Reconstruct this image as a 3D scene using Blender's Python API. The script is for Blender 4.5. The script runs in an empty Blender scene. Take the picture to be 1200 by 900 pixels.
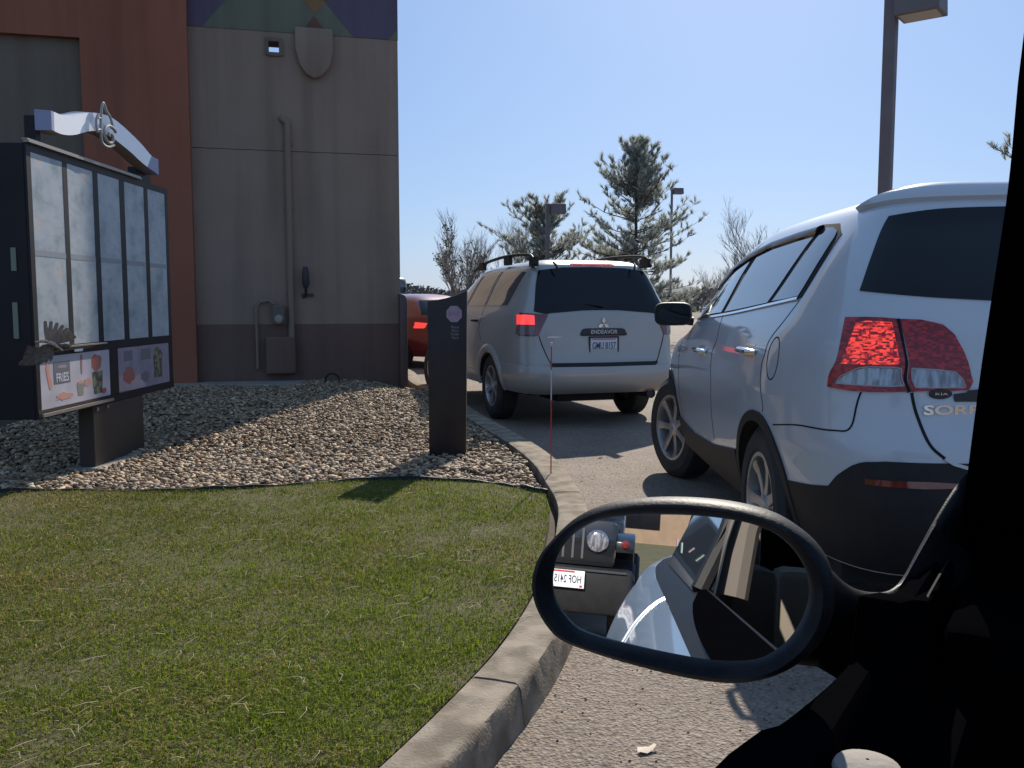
import bpy, math, random
import numpy as np
from mathutils import Vector, Matrix, Euler
random.seed(7); RNG = np.random.default_rng(7)
SC = bpy.context.scene
COL = SC.collection
rad = math.radians
CAM_H = 1.27
SUN_AZ, SUN_EL = 14.2, 35.5

# ------------------------------------------------------------------ materials
def mat(name, col, rough=.6, metal=0., col2=None, scale=6., bump=0., bscale=60., coat=0., detail=4., spec=.5, emit=None, estr=0., attr=False, stretch=None, contrast=(.35, .65), trans=0., bdist=.01):
    m = bpy.data.materials.new(name); m.use_nodes = True
    nt = m.node_tree; N = nt.nodes; L = nt.links
    b = N['Principled BSDF']
    b.inputs['Roughness'].default_value = rough; b.inputs['Metallic'].default_value = metal
    b.inputs['Coat Weight'].default_value = coat; b.inputs['Coat Roughness'].default_value = .04
    b.inputs['Specular IOR Level'].default_value = spec
    b.inputs['Base Color'].default_value = (*col, 1)
    b.inputs['Transmission Weight'].default_value = trans
    tc = N.new('ShaderNodeTexCoord'); mp = N.new('ShaderNodeMapping'); L.new(tc.outputs['Object'], mp.inputs['Vector'])
    if stretch: mp.inputs['Scale'].default_value = stretch
    src = None
    if attr:
        a = N.new('ShaderNodeAttribute'); a.attribute_name = 'tint'; src = a.outputs['Color']
        L.new(src, b.inputs['Base Color'])
    elif col2 is not None:
        n = N.new('ShaderNodeTexNoise'); n.inputs['Scale'].default_value = scale; n.inputs['Detail'].default_value = detail
        L.new(mp.outputs[0], n.inputs['Vector'])
        r = N.new('ShaderNodeValToRGB'); r.color_ramp.elements[0].position = contrast[0]; r.color_ramp.elements[1].position = contrast[1]
        r.color_ramp.elements[0].color = (*col, 1); r.color_ramp.elements[1].color = (*col2, 1)
        L.new(n.outputs['Fac'], r.inputs[0]); L.new(r.outputs[0], b.inputs['Base Color'])
    if bump:
        n = N.new('ShaderNodeTexNoise'); n.inputs['Scale'].default_value = bscale; n.inputs['Detail'].default_value = 5
        L.new(mp.outputs[0], n.inputs['Vector'])
        bp = N.new('ShaderNodeBump'); bp.inputs['Strength'].default_value = bump; bp.inputs['Distance'].default_value = bdist
        L.new(n.outputs['Fac'], bp.inputs['Height']); L.new(bp.outputs[0], b.inputs['Normal'])
    if emit:
        b.inputs['Emission Color'].default_value = (*emit, 1); b.inputs['Emission Strength'].default_value = estr
    return m

def node_mat(name):
    m = bpy.data.materials.new(name); m.use_nodes = True
    return m, m.node_tree.nodes, m.node_tree.links, m.node_tree.nodes['Principled BSDF']

def pavement_mat():
    m, N, L, b = node_mat('exposed_aggregate_concrete')
    tc = N.new('ShaderNodeTexCoord')
    v = N.new('ShaderNodeTexVoronoi'); v.inputs['Scale'].default_value = 95; L.new(tc.outputs['Object'], v.inputs['Vector'])
    r = N.new('ShaderNodeValToRGB'); e = r.color_ramp.elements
    e[0].position = 0; e[0].color = (.10, .078, .064, 1); e[1].position = 1; e[1].color = (.31, .262, .22, 1)
    x = e.new(.35); x.color = (.195, .155, .122, 1); x = e.new(.7); x.color = (.235, .188, .150, 1)
    L.new(v.outputs['Color'], r.inputs[0])
    n = N.new('ShaderNodeTexNoise'); n.inputs['Scale'].default_value = 1.7; n.inputs['Detail'].default_value = 8; n.inputs['Roughness'].default_value = .65
    L.new(tc.outputs['Object'], n.inputs['Vector'])
    r2 = N.new('ShaderNodeValToRGB'); r2.color_ramp.elements[0].position = .3; r2.color_ramp.elements[0].color = (.74, .73, .72, 1)
    r2.color_ramp.elements[1].position = .62; r2.color_ramp.elements[1].color = (1.06, 1.04, 1.02, 1); L.new(n.outputs['Fac'], r2.inputs[0])
    mx = N.new('ShaderNodeMix'); mx.data_type = 'RGBA'; mx.blend_type = 'MULTIPLY'; mx.inputs[0].default_value = 1
    L.new(r.outputs[0], mx.inputs[6]); L.new(r2.outputs[0], mx.inputs[7])
    # dark pits and grit
    n3 = N.new('ShaderNodeTexNoise'); n3.inputs['Scale'].default_value = 34; n3.inputs['Detail'].default_value = 3; L.new(tc.outputs['Object'], n3.inputs['Vector'])
    r3 = N.new('ShaderNodeValToRGB'); r3.color_ramp.elements[0].position = .30; r3.color_ramp.elements[0].color = (.35, .33, .32, 1)
    r3.color_ramp.elements[1].position = .40; r3.color_ramp.elements[1].color = (1, 1, 1, 1); L.new(n3.outputs['Fac'], r3.inputs[0])
    mx2 = N.new('ShaderNodeMix'); mx2.data_type = 'RGBA'; mx2.blend_type = 'MULTIPLY'; mx2.inputs[0].default_value = 1
    L.new(mx.outputs[2], mx2.inputs[6]); L.new(r3.outputs[0], mx2.inputs[7]); L.new(mx2.outputs[2], b.inputs['Base Color'])
    b.inputs['Roughness'].default_value = .88
    add = N.new('ShaderNodeMath'); add.operation = 'ADD'; L.new(v.outputs['Distance'], add.inputs[0]); L.new(n3.outputs['Fac'], add.inputs[1])
    bp = N.new('ShaderNodeBump'); bp.inputs['Strength'].default_value = .9; bp.inputs['Distance'].default_value = .006
    L.new(add.outputs[0], bp.inputs['Height']); L.new(bp.outputs[0], b.inputs['Normal'])
    return m

def menu_mat(name, seed, tint=(.42, .47, .53)):
    m, N, L, b = node_mat(name)
    tc = N.new('ShaderNodeTexCoord'); mp = N.new('ShaderNodeMapping'); mp.inputs['Location'].default_value = (seed, seed * 1.7, seed * .6)
    L.new(tc.outputs['Object'], mp.inputs['Vector'])
    n = N.new('ShaderNodeTexNoise'); n.inputs['Scale'].default_value = 6.0; n.inputs['Detail'].default_value = 3; L.new(mp.outputs[0], n.inputs['Vector'])
    r = N.new('ShaderNodeValToRGB'); e = r.color_ramp.elements
    e[0].position = .3; e[0].color = (.22, .27, .29, 1); e[1].position = .76; e[1].color = (.56, .37, .28, 1)
    x = e.new(.44); x.color = (.33, .37, .40, 1); x = e.new(.64); x.color = (.40, .43, .45, 1)
    L.new(n.outputs['Fac'], r.inputs[0])
    # faint rows of print
    w = N.new('ShaderNodeTexNoise'); w.inputs['Scale'].default_value = 3.0; w.inputs['Detail'].default_value = 6
    mp2 = N.new('ShaderNodeMapping'); mp2.inputs['Scale'].default_value = (1, 3.5, 9); mp2.inputs['Location'].default_value = (seed, 0, seed); L.new(tc.outputs['Object'], mp2.inputs['Vector']); L.new(mp2.outputs[0], w.inputs['Vector'])
    r2 = N.new('ShaderNodeValToRGB'); r2.color_ramp.elements[0].position = .36; r2.color_ramp.elements[0].color = (.86, .87, .89, 1); r2.color_ramp.elements[1].position = .52; r2.color_ramp.elements[1].color = (1, 1, 1, 1)
    L.new(w.outputs['Fac'], r2.inputs[0])
    mx = N.new('ShaderNodeMix'); mx.data_type = 'RGBA'; mx.blend_type = 'MULTIPLY'; mx.inputs[0].default_value = 1
    L.new(r.outputs[0], mx.inputs[6]); L.new(r2.outputs[0], mx.inputs[7]); L.new(mx.outputs[2], b.inputs['Base Color'])
    b.inputs['Roughness'].default_value = .44; b.inputs['Specular IOR Level'].default_value = .5
    return m

def wall_mat(name, c, c2, sc=1.2, bump=.35):
    """painted stucco with faint run-down stains"""
    m, N, L, b = node_mat(name)
    tc = N.new('ShaderNodeTexCoord')
    n = N.new('ShaderNodeTexNoise'); n.inputs['Scale'].default_value = sc; n.inputs['Detail'].default_value = 7; L.new(tc.outputs['Object'], n.inputs['Vector'])
    r = N.new('ShaderNodeValToRGB'); r.color_ramp.elements[0].position = .35; r.color_ramp.elements[1].position = .68
    r.color_ramp.elements[0].color = (*c, 1); r.color_ramp.elements[1].color = (*c2, 1); L.new(n.outputs['Fac'], r.inputs[0])
    mp = N.new('ShaderNodeMapping'); mp.inputs['Scale'].default_value = (2.6, 2.6, .16); L.new(tc.outputs['Object'], mp.inputs['Vector'])
    n2 = N.new('ShaderNodeTexNoise'); n2.inputs['Scale'].default_value = 1.4; n2.inputs['Detail'].default_value = 6; L.new(mp.outputs[0], n2.inputs['Vector'])
    r2 = N.new('ShaderNodeValToRGB'); r2.color_ramp.elements[0].position = .3; r2.color_ramp.elements[0].color = (.78, .77, .77, 1); r2.color_ramp.elements[1].position = .55; r2.color_ramp.elements[1].color = (1, 1, 1, 1); L.new(n2.outputs['Fac'], r2.inputs[0])
    mx = N.new('ShaderNodeMix'); mx.data_type = 'RGBA'; mx.blend_type = 'MULTIPLY'; mx.inputs[0].default_value = 1
    L.new(r.outputs[0], mx.inputs[6]); L.new(r2.outputs[0], mx.inputs[7]); L.new(mx.outputs[2], b.inputs['Base Color'])
    b.inputs['Roughness'].default_value = .9
    g = N.new('ShaderNodeTexNoise'); g.inputs['Scale'].default_value = 70; g.inputs['Detail'].default_value = 3; L.new(tc.outputs['Object'], g.inputs['Vector'])
    bp = N.new('ShaderNodeBump'); bp.inputs['Strength'].default_value = bump; bp.inputs['Distance'].default_value = .01; L.new(g.outputs['Fac'], bp.inputs['Height']); L.new(bp.outputs[0], b.inputs['Normal'])
    return m

def lens_mat(name, col, col2, glow, scale=60):
    """ribbed lamp lens made of small square reflector cells"""
    m, N, L, b = node_mat(name)
    tc = N.new('ShaderNodeTexCoord'); mp = N.new('ShaderNodeMapping'); mp.inputs['Scale'].default_value = (1, .4, 1.9); L.new(tc.outputs['Object'], mp.inputs['Vector'])
    v = N.new('ShaderNodeTexVoronoi'); v.distance = 'CHEBYCHEV'; v.inputs['Scale'].default_value = scale; v.inputs['Randomness'].default_value = .55; L.new(mp.outputs[0], v.inputs['Vector'])
    sx = N.new('ShaderNodeSeparateColor'); L.new(v.outputs['Color'], sx.inputs[0])
    r = N.new('ShaderNodeValToRGB'); r.color_ramp.elements[0].position = .25; r.color_ramp.elements[0].color = (*col, 1); r.color_ramp.elements[1].position = .95; r.color_ramp.elements[1].color = (*col2, 1)
    L.new(sx.outputs[0], r.inputs[0]); L.new(r.outputs[0], b.inputs['Base Color'])
    b.inputs['Roughness'].default_value = .25; b.inputs['Coat Weight'].default_value = .25; b.inputs['Coat Roughness'].default_value = .03
    if glow:
        L.new(r.outputs[0], b.inputs['Emission Color']); b.inputs['Emission Strength'].default_value = glow
    return m

def leafy(name, gloss=.12, trans=.45):
    """thin leaf: diffuse + light passing through, coloured per blade"""
    m, N, L, b = node_mat(name); out = N['Material Output']; N.remove(b)
    a = N.new('ShaderNodeAttribute'); a.attribute_name = 'tint'
    d = N.new('ShaderNodeBsdfDiffuse'); t = N.new('ShaderNodeBsdfTranslucent'); g = N.new('ShaderNodeBsdfGlossy'); g.inputs['Roughness'].default_value = .45; g.inputs['Color'].default_value = (.6, .6, .6, 1)
    L.new(a.outputs['Color'], d.inputs['Color']); L.new(a.outputs['Color'], t.inputs['Color'])
    x = N.new('ShaderNodeMixShader'); x.inputs[0].default_value = trans; L.new(d.outputs[0], x.inputs[1]); L.new(t.outputs[0], x.inputs[2])
    y = N.new('ShaderNodeMixShader'); y.inputs[0].default_value = gloss; L.new(x.outputs[0], y.inputs[1]); L.new(g.outputs[0], y.inputs[2]); L.new(y.outputs[0], out.inputs[0])
    return m
M = {}
M['white_paint'] = mat('white_paint', (.49, .50, .53), .38, coat=.9, col2=(.54, .545, .57), scale=1.4)
M['silver_beige'] = mat('champagne_paint', (.355, .335, .31), .42, .25, coat=.7, col2=(.39, .37, .345), scale=1.2, bump=.03, bscale=900, bdist=.001)
M['silver_blue'] = mat('silver_blue_paint', (.27, .33, .41), .42, .2, coat=.6)
M['red_paint'] = mat('red_paint', (.17, .016, .018), .35, .2, coat=.8)
M['black_paint'] = mat('black_paint', (.012, .013, .016), .3, .1, coat=1.)
M['dark_paint'] = mat('dark_green_paint', (.03, .045, .05), .35, .2, coat=.8)
M['black_plastic'] = mat('black_plastic', (.012, .012, .0135), .6, bump=.25, bscale=500, bdist=.001, col2=(.018, .017, .018), scale=12, spec=.35)
M['rubber'] = mat('rubber', (.018, .018, .019), .8, bump=.3, bscale=200, col2=(.035, .032, .03), scale=7)
M['gap'] = mat('panel_gap', (.008, .008, .01), .9)
M['under'] = mat('underbody', (.012, .012, .012), .9)
M['tint_glass'] = mat('tinted_glass', (.009, .010, .013), .06, spec=.30)
M['side_glass'] = mat('side_glass', (.035, .042, .05), .03, spec=.9, coat=.6)
M['alloy'] = mat('alloy', (.50, .50, .50), .35, .75, col2=(.40, .39, .38), scale=9)
M['chrome'] = mat('chrome', (.75, .75, .76), .12, 1.)
M['disc'] = mat('brake_disc', (.10, .09, .085), .5, .6)
M['lamp_on'] = lens_mat('brake_lamp_lit', (.10, .003, .004), (1., .06, .035), .75, 95)
M['lamp_on_soft'] = mat('brake_lamp_core', (.8, .05, .04), .2, emit=(1., .06, .05), estr=.75, coat=1.)
M['lamp_red'] = lens_mat('red_lens', (.09, .003, .006), (.26, .010, .012), .16, 70)
M['lamp_dark'] = mat('dark_red_lens', (.12, .012, .016), .15, coat=1., col2=(.18, .02, .02), scale=20)
M['lamp_clear'] = mat('clear_lens', (.36, .37, .40), .15, .3, coat=1., col2=(.16, .14, .15), scale=28, contrast=(.4, .6), stretch=(2, 2, .4))
M['lens_rim'] = mat('lens_rim', (.34, .28, .28), .3, coat=1.)
M['plate'] = mat('plate_face', (.55, .60, .64), .45, col2=(.60, .64, .68), scale=5)
M['plate_white'] = mat('plate_white', (.85, .85, .84), .45)
M['plate_ink'] = mat('plate_ink', (.02, .03, .09), .5)
M['plate_red'] = mat('plate_red', (.5, .04, .05), .5)
M['white_ink'] = mat('white_print', (.50, .50, .55), .6)
M['grey_text'] = mat('faded_print', (.27, .25, .29), .7)
M['pink_faded'] = mat('faded_octagon', (.34, .235, .30), .6, col2=(.38, .28, .34), scale=30)
M['pink_text'] = mat('octagon_text', (.31, .18, .27), .6)
M['brown_post'] = mat('brown_enamel', (.017, .011, .010), .6, col2=(.027, .019, .017), scale=5, bump=.15, bscale=90)
M['menu_frame'] = mat('menu_frame', (.011, .008, .010), .5, col2=(.015, .011, .013), scale=4, spec=.3)
M['menu_alu'] = mat('aluminium_trim', (.30, .27, .24), .45, .6)
M['label'] = mat('pale_label', (.22, .24, .18), .7)
M['tag_white'] = mat('tag_white', (.85, .86, .88), .4)
M['pedestal'] = mat('pedestal_steel', (.034, .028, .026), .42, col2=(.036, .030, .028), scale=3, bump=.1)
M['concrete'] = mat('concrete', (.22, .20, .175), .9, col2=(.29, .26, .225), scale=7, bump=.5, bscale=120, detail=9)
M['curb_c'] = mat('curb_concrete', (.170, .140, .105), .94, col2=(.300, .252, .195), scale=8, bump=.8, bscale=110, bdist=.004, detail=14, contrast=(.38, .60), spec=.2)
M['curb_joint'] = mat('joint', (.05, .04, .035), .9)
M['orange_wall'] = wall_mat('orange_stucco', (.285, .098, .055), (.31, .108, .062))
M['tan_wall'] = wall_mat('taupe_stucco', (.262, .190, .142), (.290, .212, .160))
M['recess_wall'] = wall_mat('grey_stucco', (.165, .128, .095), (.185, .145, .108))
M['plum_wall'] = wall_mat('plum_stucco', (.150, .090, .070), (.168, .102, .080))
M['purple_p'] = wall_mat('purple_band', (.11, .085, .125), (.12, .094, .14))
M['green_p'] = wall_mat('green_band', (.145, .150, .105), (.155, .16, .115))
M['orange_p'] = wall_mat('ochre_band', (.22, .135, .06), (.24, .15, .065))
M['rust_p'] = wall_mat('rust_band', (.15, .072, .05), (.165, .08, .055))
M['roof_m'] = mat('roof_membrane', (.3, .3, .3), .9)
M['pipe_m'] = mat('painted_pipe', (.235, .172, .130), .8, spec=.2)
M['box_m'] = mat('meter_box', (.13, .105, .088), .7)
M['dark_metal'] = mat('dark_metal', (.045, .042, .045), .6, .3)
M['pole_m'] = mat('pole_bronze', (.14, .12, .125), .6, .1, col2=(.165, .145, .145), scale=3)
M['joint_m'] = mat('print_band', (.24, .26, .28), .5)
M['lens_pale'] = mat('lamp_lens', (.30, .27, .24), .4)
M['topper'] = mat('white_acrylic', (.92, .91, .92), .35, coat=.4)
M['topper_cap'] = mat('lilac_cap', (.30, .31, .45), .5)
M['topper_under'] = mat('topper_tan', (.30, .25, .21), .6)
M['wire'] = mat('grey_wire', (.30, .285, .28), .5)
M['poster'] = mat('poster_paper', (.44, .42, .47), .45, col2=(.50, .48, .54), scale=6, coat=.4)
M['poster2'] = mat('poster_faded', (.22, .20, .26), .5, col2=(.30, .27, .33), scale=8, coat=.4)
M['poster_grey'] = mat('poster_grey', (.15, .145, .165), .5)
M['poster_orange'] = mat('poster_orange', (.62, .24, .15), .5, col2=(.50, .30, .24), scale=25)
M['poster_red'] = mat('poster_red', (.36, .10, .085), .5, col2=(.30, .13, .11), scale=14)
M['poster_cup'] = mat('poster_cup', (.22, .22, .19), .5, col2=(.28, .22, .18), scale=20)
M['poster_olive'] = mat('poster_olive', (.22, .22, .09), .5, col2=(.06, .055, .06), scale=22, contrast=(.45, .55))
M['soil'] = mat('soil', (.045, .032, .022), .95, col2=(.075, .055, .038), scale=30, bump=.6, bscale=60)
M['edging'] = mat('black_edging', (.02, .02, .022), .6)
M['turf'] = mat('turf_base', (.055, .055, .014), .95, col2=(.10, .078, .030), scale=26, bump=.8, bscale=140, detail=8)
M['grass'] = leafy('grass_blade', .02, .5)
M['stone'] = mat('river_stone', (.3, .25, .2), .7, attr=True, spec=.35)
M['far_ground'] = mat('far_ground', (.09, .085, .05), .95, col2=(.14, .125, .09), scale=.08)
M['pavement'] = pavement_mat()
M['bark'] = mat('bark', (.055, .043, .036), .9, col2=(.09, .072, .06), scale=12, bump=.5, bscale=40)
M['twig'] = mat('twig', (.27, .235, .21), .9)
M['needle'] = leafy('pine_needle', .12, .5)
M['budleaf'] = mat('young_leaf', (.10, .11, .035), .7, col2=(.13, .11, .04), scale=3)
M['wood_far'] = mat('distant_wood', (.06, .06, .05), .9, attr=True)
M['red_rod'] = mat('red_rod', (.55, .07, .045), .5)
M['white_rod'] = mat('white_rod', (.62, .60, .58), .5)
M['tan_trim'] = mat('tan_trim', (.21, .175, .135), .7, bump=.2, bscale=200, bdist=.002)
M['grey_trim'] = mat('grey_trim', (.16, .135, .115), .85)
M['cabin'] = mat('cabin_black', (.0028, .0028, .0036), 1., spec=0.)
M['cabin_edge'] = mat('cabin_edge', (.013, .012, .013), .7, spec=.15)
M['bag'] = mat('bag_film', (.12, .14, .12), .3, coat=.5, bump=1., bscale=18, bdist=.03)
M['mirror_glass'] = mat('mirror_glass', (.80, .83, .86), .0, 1.)
M['mirror_shell'] = mat('mirror_shell', (.008, .0075, .009), .52, bump=.4, bscale=420, bdist=.0008, col2=(.020, .018, .019), scale=60, contrast=(.45, .7), spec=.22)
M['bird_b'] = mat('bird_brown', (.16, .095, .06), .8, col2=(.07, .045, .03), scale=45)
M['bird_lit'] = mat('bird_buff_lit', (.62, .42, .30), .8, col2=(.26, .15, .10), scale=60)
M['bird_w'] = mat('bird_wing', (.34, .21, .14), .8, col2=(.22, .15, .11), scale=60)
M['brick'] = mat('tan_block', (.26, .18, .12), .9, col2=(.30, .21, .14), scale=2)
M['leaf_dead'] = mat('dead_leaf', (.55, .44, .34), .7)
M['sun_patch_beige'] = mat('beige_sun_patch', (.26, .235, .205), .8, bump=.4, bscale=160, bdist=.002)  # pale colour for the added sunlit patch on the door top
M['sticker_g'] = mat('sticker_green', (.30, .42, .36), .6)
M['sticker_p'] = mat('sticker_pink', (.45, .30, .34), .6)

# ------------------------------------------------------------------ helpers
def link(o, parent=None):
    COL.objects.link(o)
    if parent is not None: o.parent = parent
    return o
def tag(o, label=None, cat=None, group=None, kind=None):
    if label: o['label'] = label
    if cat: o['category'] = cat
    if group: o['group'] = group
    if kind: o['kind'] = kind
    return o
def empty(name, loc=(0, 0, 0), rz=0., label=None, cat=None, group=None):
    o = bpy.data.objects.new(name, None); o.location = loc; o.rotation_euler = (0, 0, rz); o.empty_display_size = .2
    link(o); return tag(o, label, cat, group)

class MB:
    def __init__(s): s.v = []; s.f = []; s.mi = []; s.cur = 0
    def add(s, V, F):
        b = len(s.v); s.v += [tuple(map(float, p)) for p in V]; s.f += [tuple(b + i for i in f) for f in F]; s.mi += [s.cur] * len(F); return s
    def box(s, x0, x1, y0, y1, z0, z1, M4=None):
        V = [(x, y, z) for z in (z0, z1) for y in (y0, y1) for x in (x0, x1)]
        if M4 is not None: V = [tuple(M4 @ Vector(p)) for p in V]
        return s.add(V, [(0, 2, 3, 1), (4, 5, 7, 6), (0, 1, 5, 4), (2, 6, 7, 3), (0, 4, 6, 2), (1, 3, 7, 5)])
    def prism(s, pts, a, b, axis='y'):
        """pts: outline in the plane normal to axis; extruded from a to b"""
        def P(p, t):
            return {'x': (t, p[0], p[1]), 'y': (p[0], t, p[1]), 'z': (p[0], p[1], t)}[axis]
        n = len(pts); V = [P(p, a) for p in pts] + [P(p, b) for p in pts]
        return s.add(V, [tuple(range(n))[::-1], tuple(range(n, 2 * n))] + [(i, (i + 1) % n, n + (i + 1) % n, n + i) for i in range(n)])
    def tube(s, pts, r, n=8, caps=True):
        pts = [Vector(p) for p in pts]; R = r if isinstance(r, (list, tuple)) else [r] * len(pts)
        V = []; up = None
        for i, p in enumerate(pts):
            d = (pts[min(i + 1, len(pts) - 1)] - pts[max(i - 1, 0)]).normalized()
            if up is None: up = d.orthogonal().normalized()
            else:
                up = (up - d * up.dot(d)); up = up.normalized() if up.length > 1e-6 else d.orthogonal().normalized()
            w = d.cross(up)
            V += [p + (up * math.cos(2 * math.pi * k / n) + w * math.sin(2 * math.pi * k / n)) * R[i] for k in range(n)]
        F = [(i * n + k, i * n + (k + 1) % n, (i + 1) * n + (k + 1) % n, (i + 1) * n + k) for i in range(len(pts) - 1) for k in range(n)]
        if caps: F += [tuple(range(n))[::-1], tuple(range((len(pts) - 1) * n, len(pts) * n))]
        return s.add(V, F)
    def lathe(s, prof, n=32, axis='x', c=(0, 0, 0)):
        V = []
        for a, r in prof:
            for k in range(n):
                t = 2 * math.pi * k / n; p, q = r * math.cos(t), r * math.sin(t)
                V.append({'x': (c[0] + a, c[1] + p, c[2] + q), 'z': (c[0] + p, c[1] + q, c[2] + a), 'y': (c[0] + p, c[1] + a, c[2] + q)}[axis])
        m = len(prof)
        return s.add(V, [(i * n + k, i * n + (k + 1) % n, (i + 1) * n + (k + 1) % n, (i + 1) * n + k) for i in range(m - 1) for k in range(n)])
    def grid(s, G):
        """G[i][j] points"""
        n, m = len(G), len(G[0])
        return s.add([p for r in G for p in r], [(i * m + j, i * m + j + 1, (i + 1) * m + j + 1, (i + 1) * m + j) for i in range(n - 1) for j in range(m - 1)])
    def build(s, name, mats, parent=None, smooth=True, angle=35, fix=True, bevel=0.):
        me = bpy.data.meshes.new(name); me.from_pydata(s.v, [], s.f)
        mats = mats if isinstance(mats, (list, tuple)) else [mats]
        for m in mats: me.materials.append(m)
        if len(mats) > 1: me.polygons.foreach_set('material_index', s.mi)
        if fix or bevel:
            import bmesh
            bm = bmesh.new(); bm.from_mesh(me); 
            if fix: bmesh.ops.recalc_face_normals(bm, faces=bm.faces)
            if bevel:
                es = [e for e in bm.edges if len(e.link_faces) == 2 and e.calc_face_angle(0) > rad(40)]
                bmesh.ops.bevel(bm, geom=es, offset=bevel, segments=2, affect='EDGES', profile=.5)
            bm.to_mesh(me); bm.free()
        if smooth:
            me.polygons.foreach_set('use_smooth', [True] * len(me.polygons))
            me.set_sharp_from_angle(angle=rad(angle))
        me.update()
        o = bpy.data.objects.new(name, me); return link(o, parent)

def raw_mesh(name, V, loops, counts, material, tint=None, parent=None, smooth=True):
    """fast mesh from numpy arrays; tint = per-vertex colour"""
    me = bpy.data.meshes.new(name); me.vertices.add(len(V)); me.vertices.foreach_set('co', np.asarray(V, np.float32).ravel())
    me.loops.add(len(loops)); me.loops.foreach_set('vertex_index', np.asarray(loops, np.int32))
    counts = np.asarray(counts, np.int32); st = np.concatenate([[0], np.cumsum(counts)[:-1]]).astype(np.int32)
    me.polygons.add(len(counts)); me.polygons.foreach_set('loop_start', st); me.polygons.foreach_set('loop_total', counts)
    me.update(calc_edges=True)
    if smooth: me.polygons.foreach_set('use_smooth', np.ones(len(counts), bool))
    if tint is not None:
        a = me.color_attributes.new('tint', 'FLOAT_COLOR', 'POINT'); c = np.ones((len(V), 4), np.float32); c[:, :3] = tint; a.data.foreach_set('color', c.ravel())
    me.materials.append(material)
    o = bpy.data.objects.new(name, me); return link(o, parent)

def text(s, size, name, m, parent, loc, rot=(rad(90), 0, 0), ext=.001, align='CENTER', sx=1., bold=0.):
    cu = bpy.data.curves.new(name, 'FONT'); cu.body = s; cu.size = size; cu.extrude = ext; cu.align_x = align; cu.align_y = 'CENTER'; cu.offset = bold
    cu.resolution_u = 3
    t = bpy.data.objects.new(name, cu); COL.objects.link(t)
    bpy.context.view_layer.update()
    me = bpy.data.meshes.new_from_object(t.evaluated_get(bpy.context.evaluated_depsgraph_get()))
    COL.objects.unlink(t); bpy.data.objects.remove(t)
    me.materials.clear(); me.materials.append(m)
    me.transform(Matrix.Diagonal((sx, 1, 1, 1))); me.transform(Euler(rot).to_matrix().to_4x4())
    o = bpy.data.objects.new(name, me); o.location = loc
    return link(o, parent)

def cr(P, n):
    """Catmull-Rom resample of a polyline"""
    P = np.asarray(P, float); m = len(P)
    if m == 2: t = np.linspace(0, 1, n)[:, None]; return P[0] * (1 - t) + P[1] * t
    Q = np.vstack([2 * P[0] - P[1], P, 2 * P[-1] - P[-2]]); out = []
    for t in np.linspace(0, m - 1 - 1e-9, n):
        i = int(t); f = t - i; a, b, c, d = Q[i], Q[i + 1], Q[i + 2], Q[i + 3]
        out.append(.5 * ((2 * b) + (c - a) * f + (2 * a - 5 * b + 4 * c - d) * f * f + (3 * b - a - 3 * c + d) * f ** 3))
    return np.array(out)
def lin(P, n):
    P = np.asarray(P, float); d = np.r_[0, np.cumsum(np.linalg.norm(np.diff(P, axis=0), axis=1))]
    t = np.linspace(0, d[-1], n); return np.stack([np.interp(t, d, P[:, k]) for k in range(P.shape[1])], 1)

class Pchip:
    def __init__(s, x, y):
        s.x = np.asarray(x, float); s.y = np.asarray(y, float); h = np.diff(s.x); dl = np.diff(s.y) / h; d = np.zeros(len(x))
        for i in range(1, len(x) - 1):
            if dl[i - 1] * dl[i] > 0:
                w1 = 2 * h[i] + h[i - 1]; w2 = h[i] + 2 * h[i - 1]; d[i] = (w1 + w2) / (w1 / dl[i - 1] + w2 / dl[i])
        d[0] = dl[0]; d[-1] = dl[-1]; s.d = d; s.h = h
    def __call__(s, t):
        t = min(max(t, s.x[0]), s.x[-1]); i = min(max(int(np.searchsorted(s.x, t)) - 1, 0), len(s.h) - 1); h = s.h[i]; f = (t - s.x[i]) / h
        return float((1 + 2 * f) * (1 - f) ** 2 * s.y[i] + f * (1 - f) ** 2 * h * s.d[i] + f * f * (3 - 2 * f) * s.y[i + 1] + f * f * (f - 1) * h * s.d[i + 1])

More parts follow.
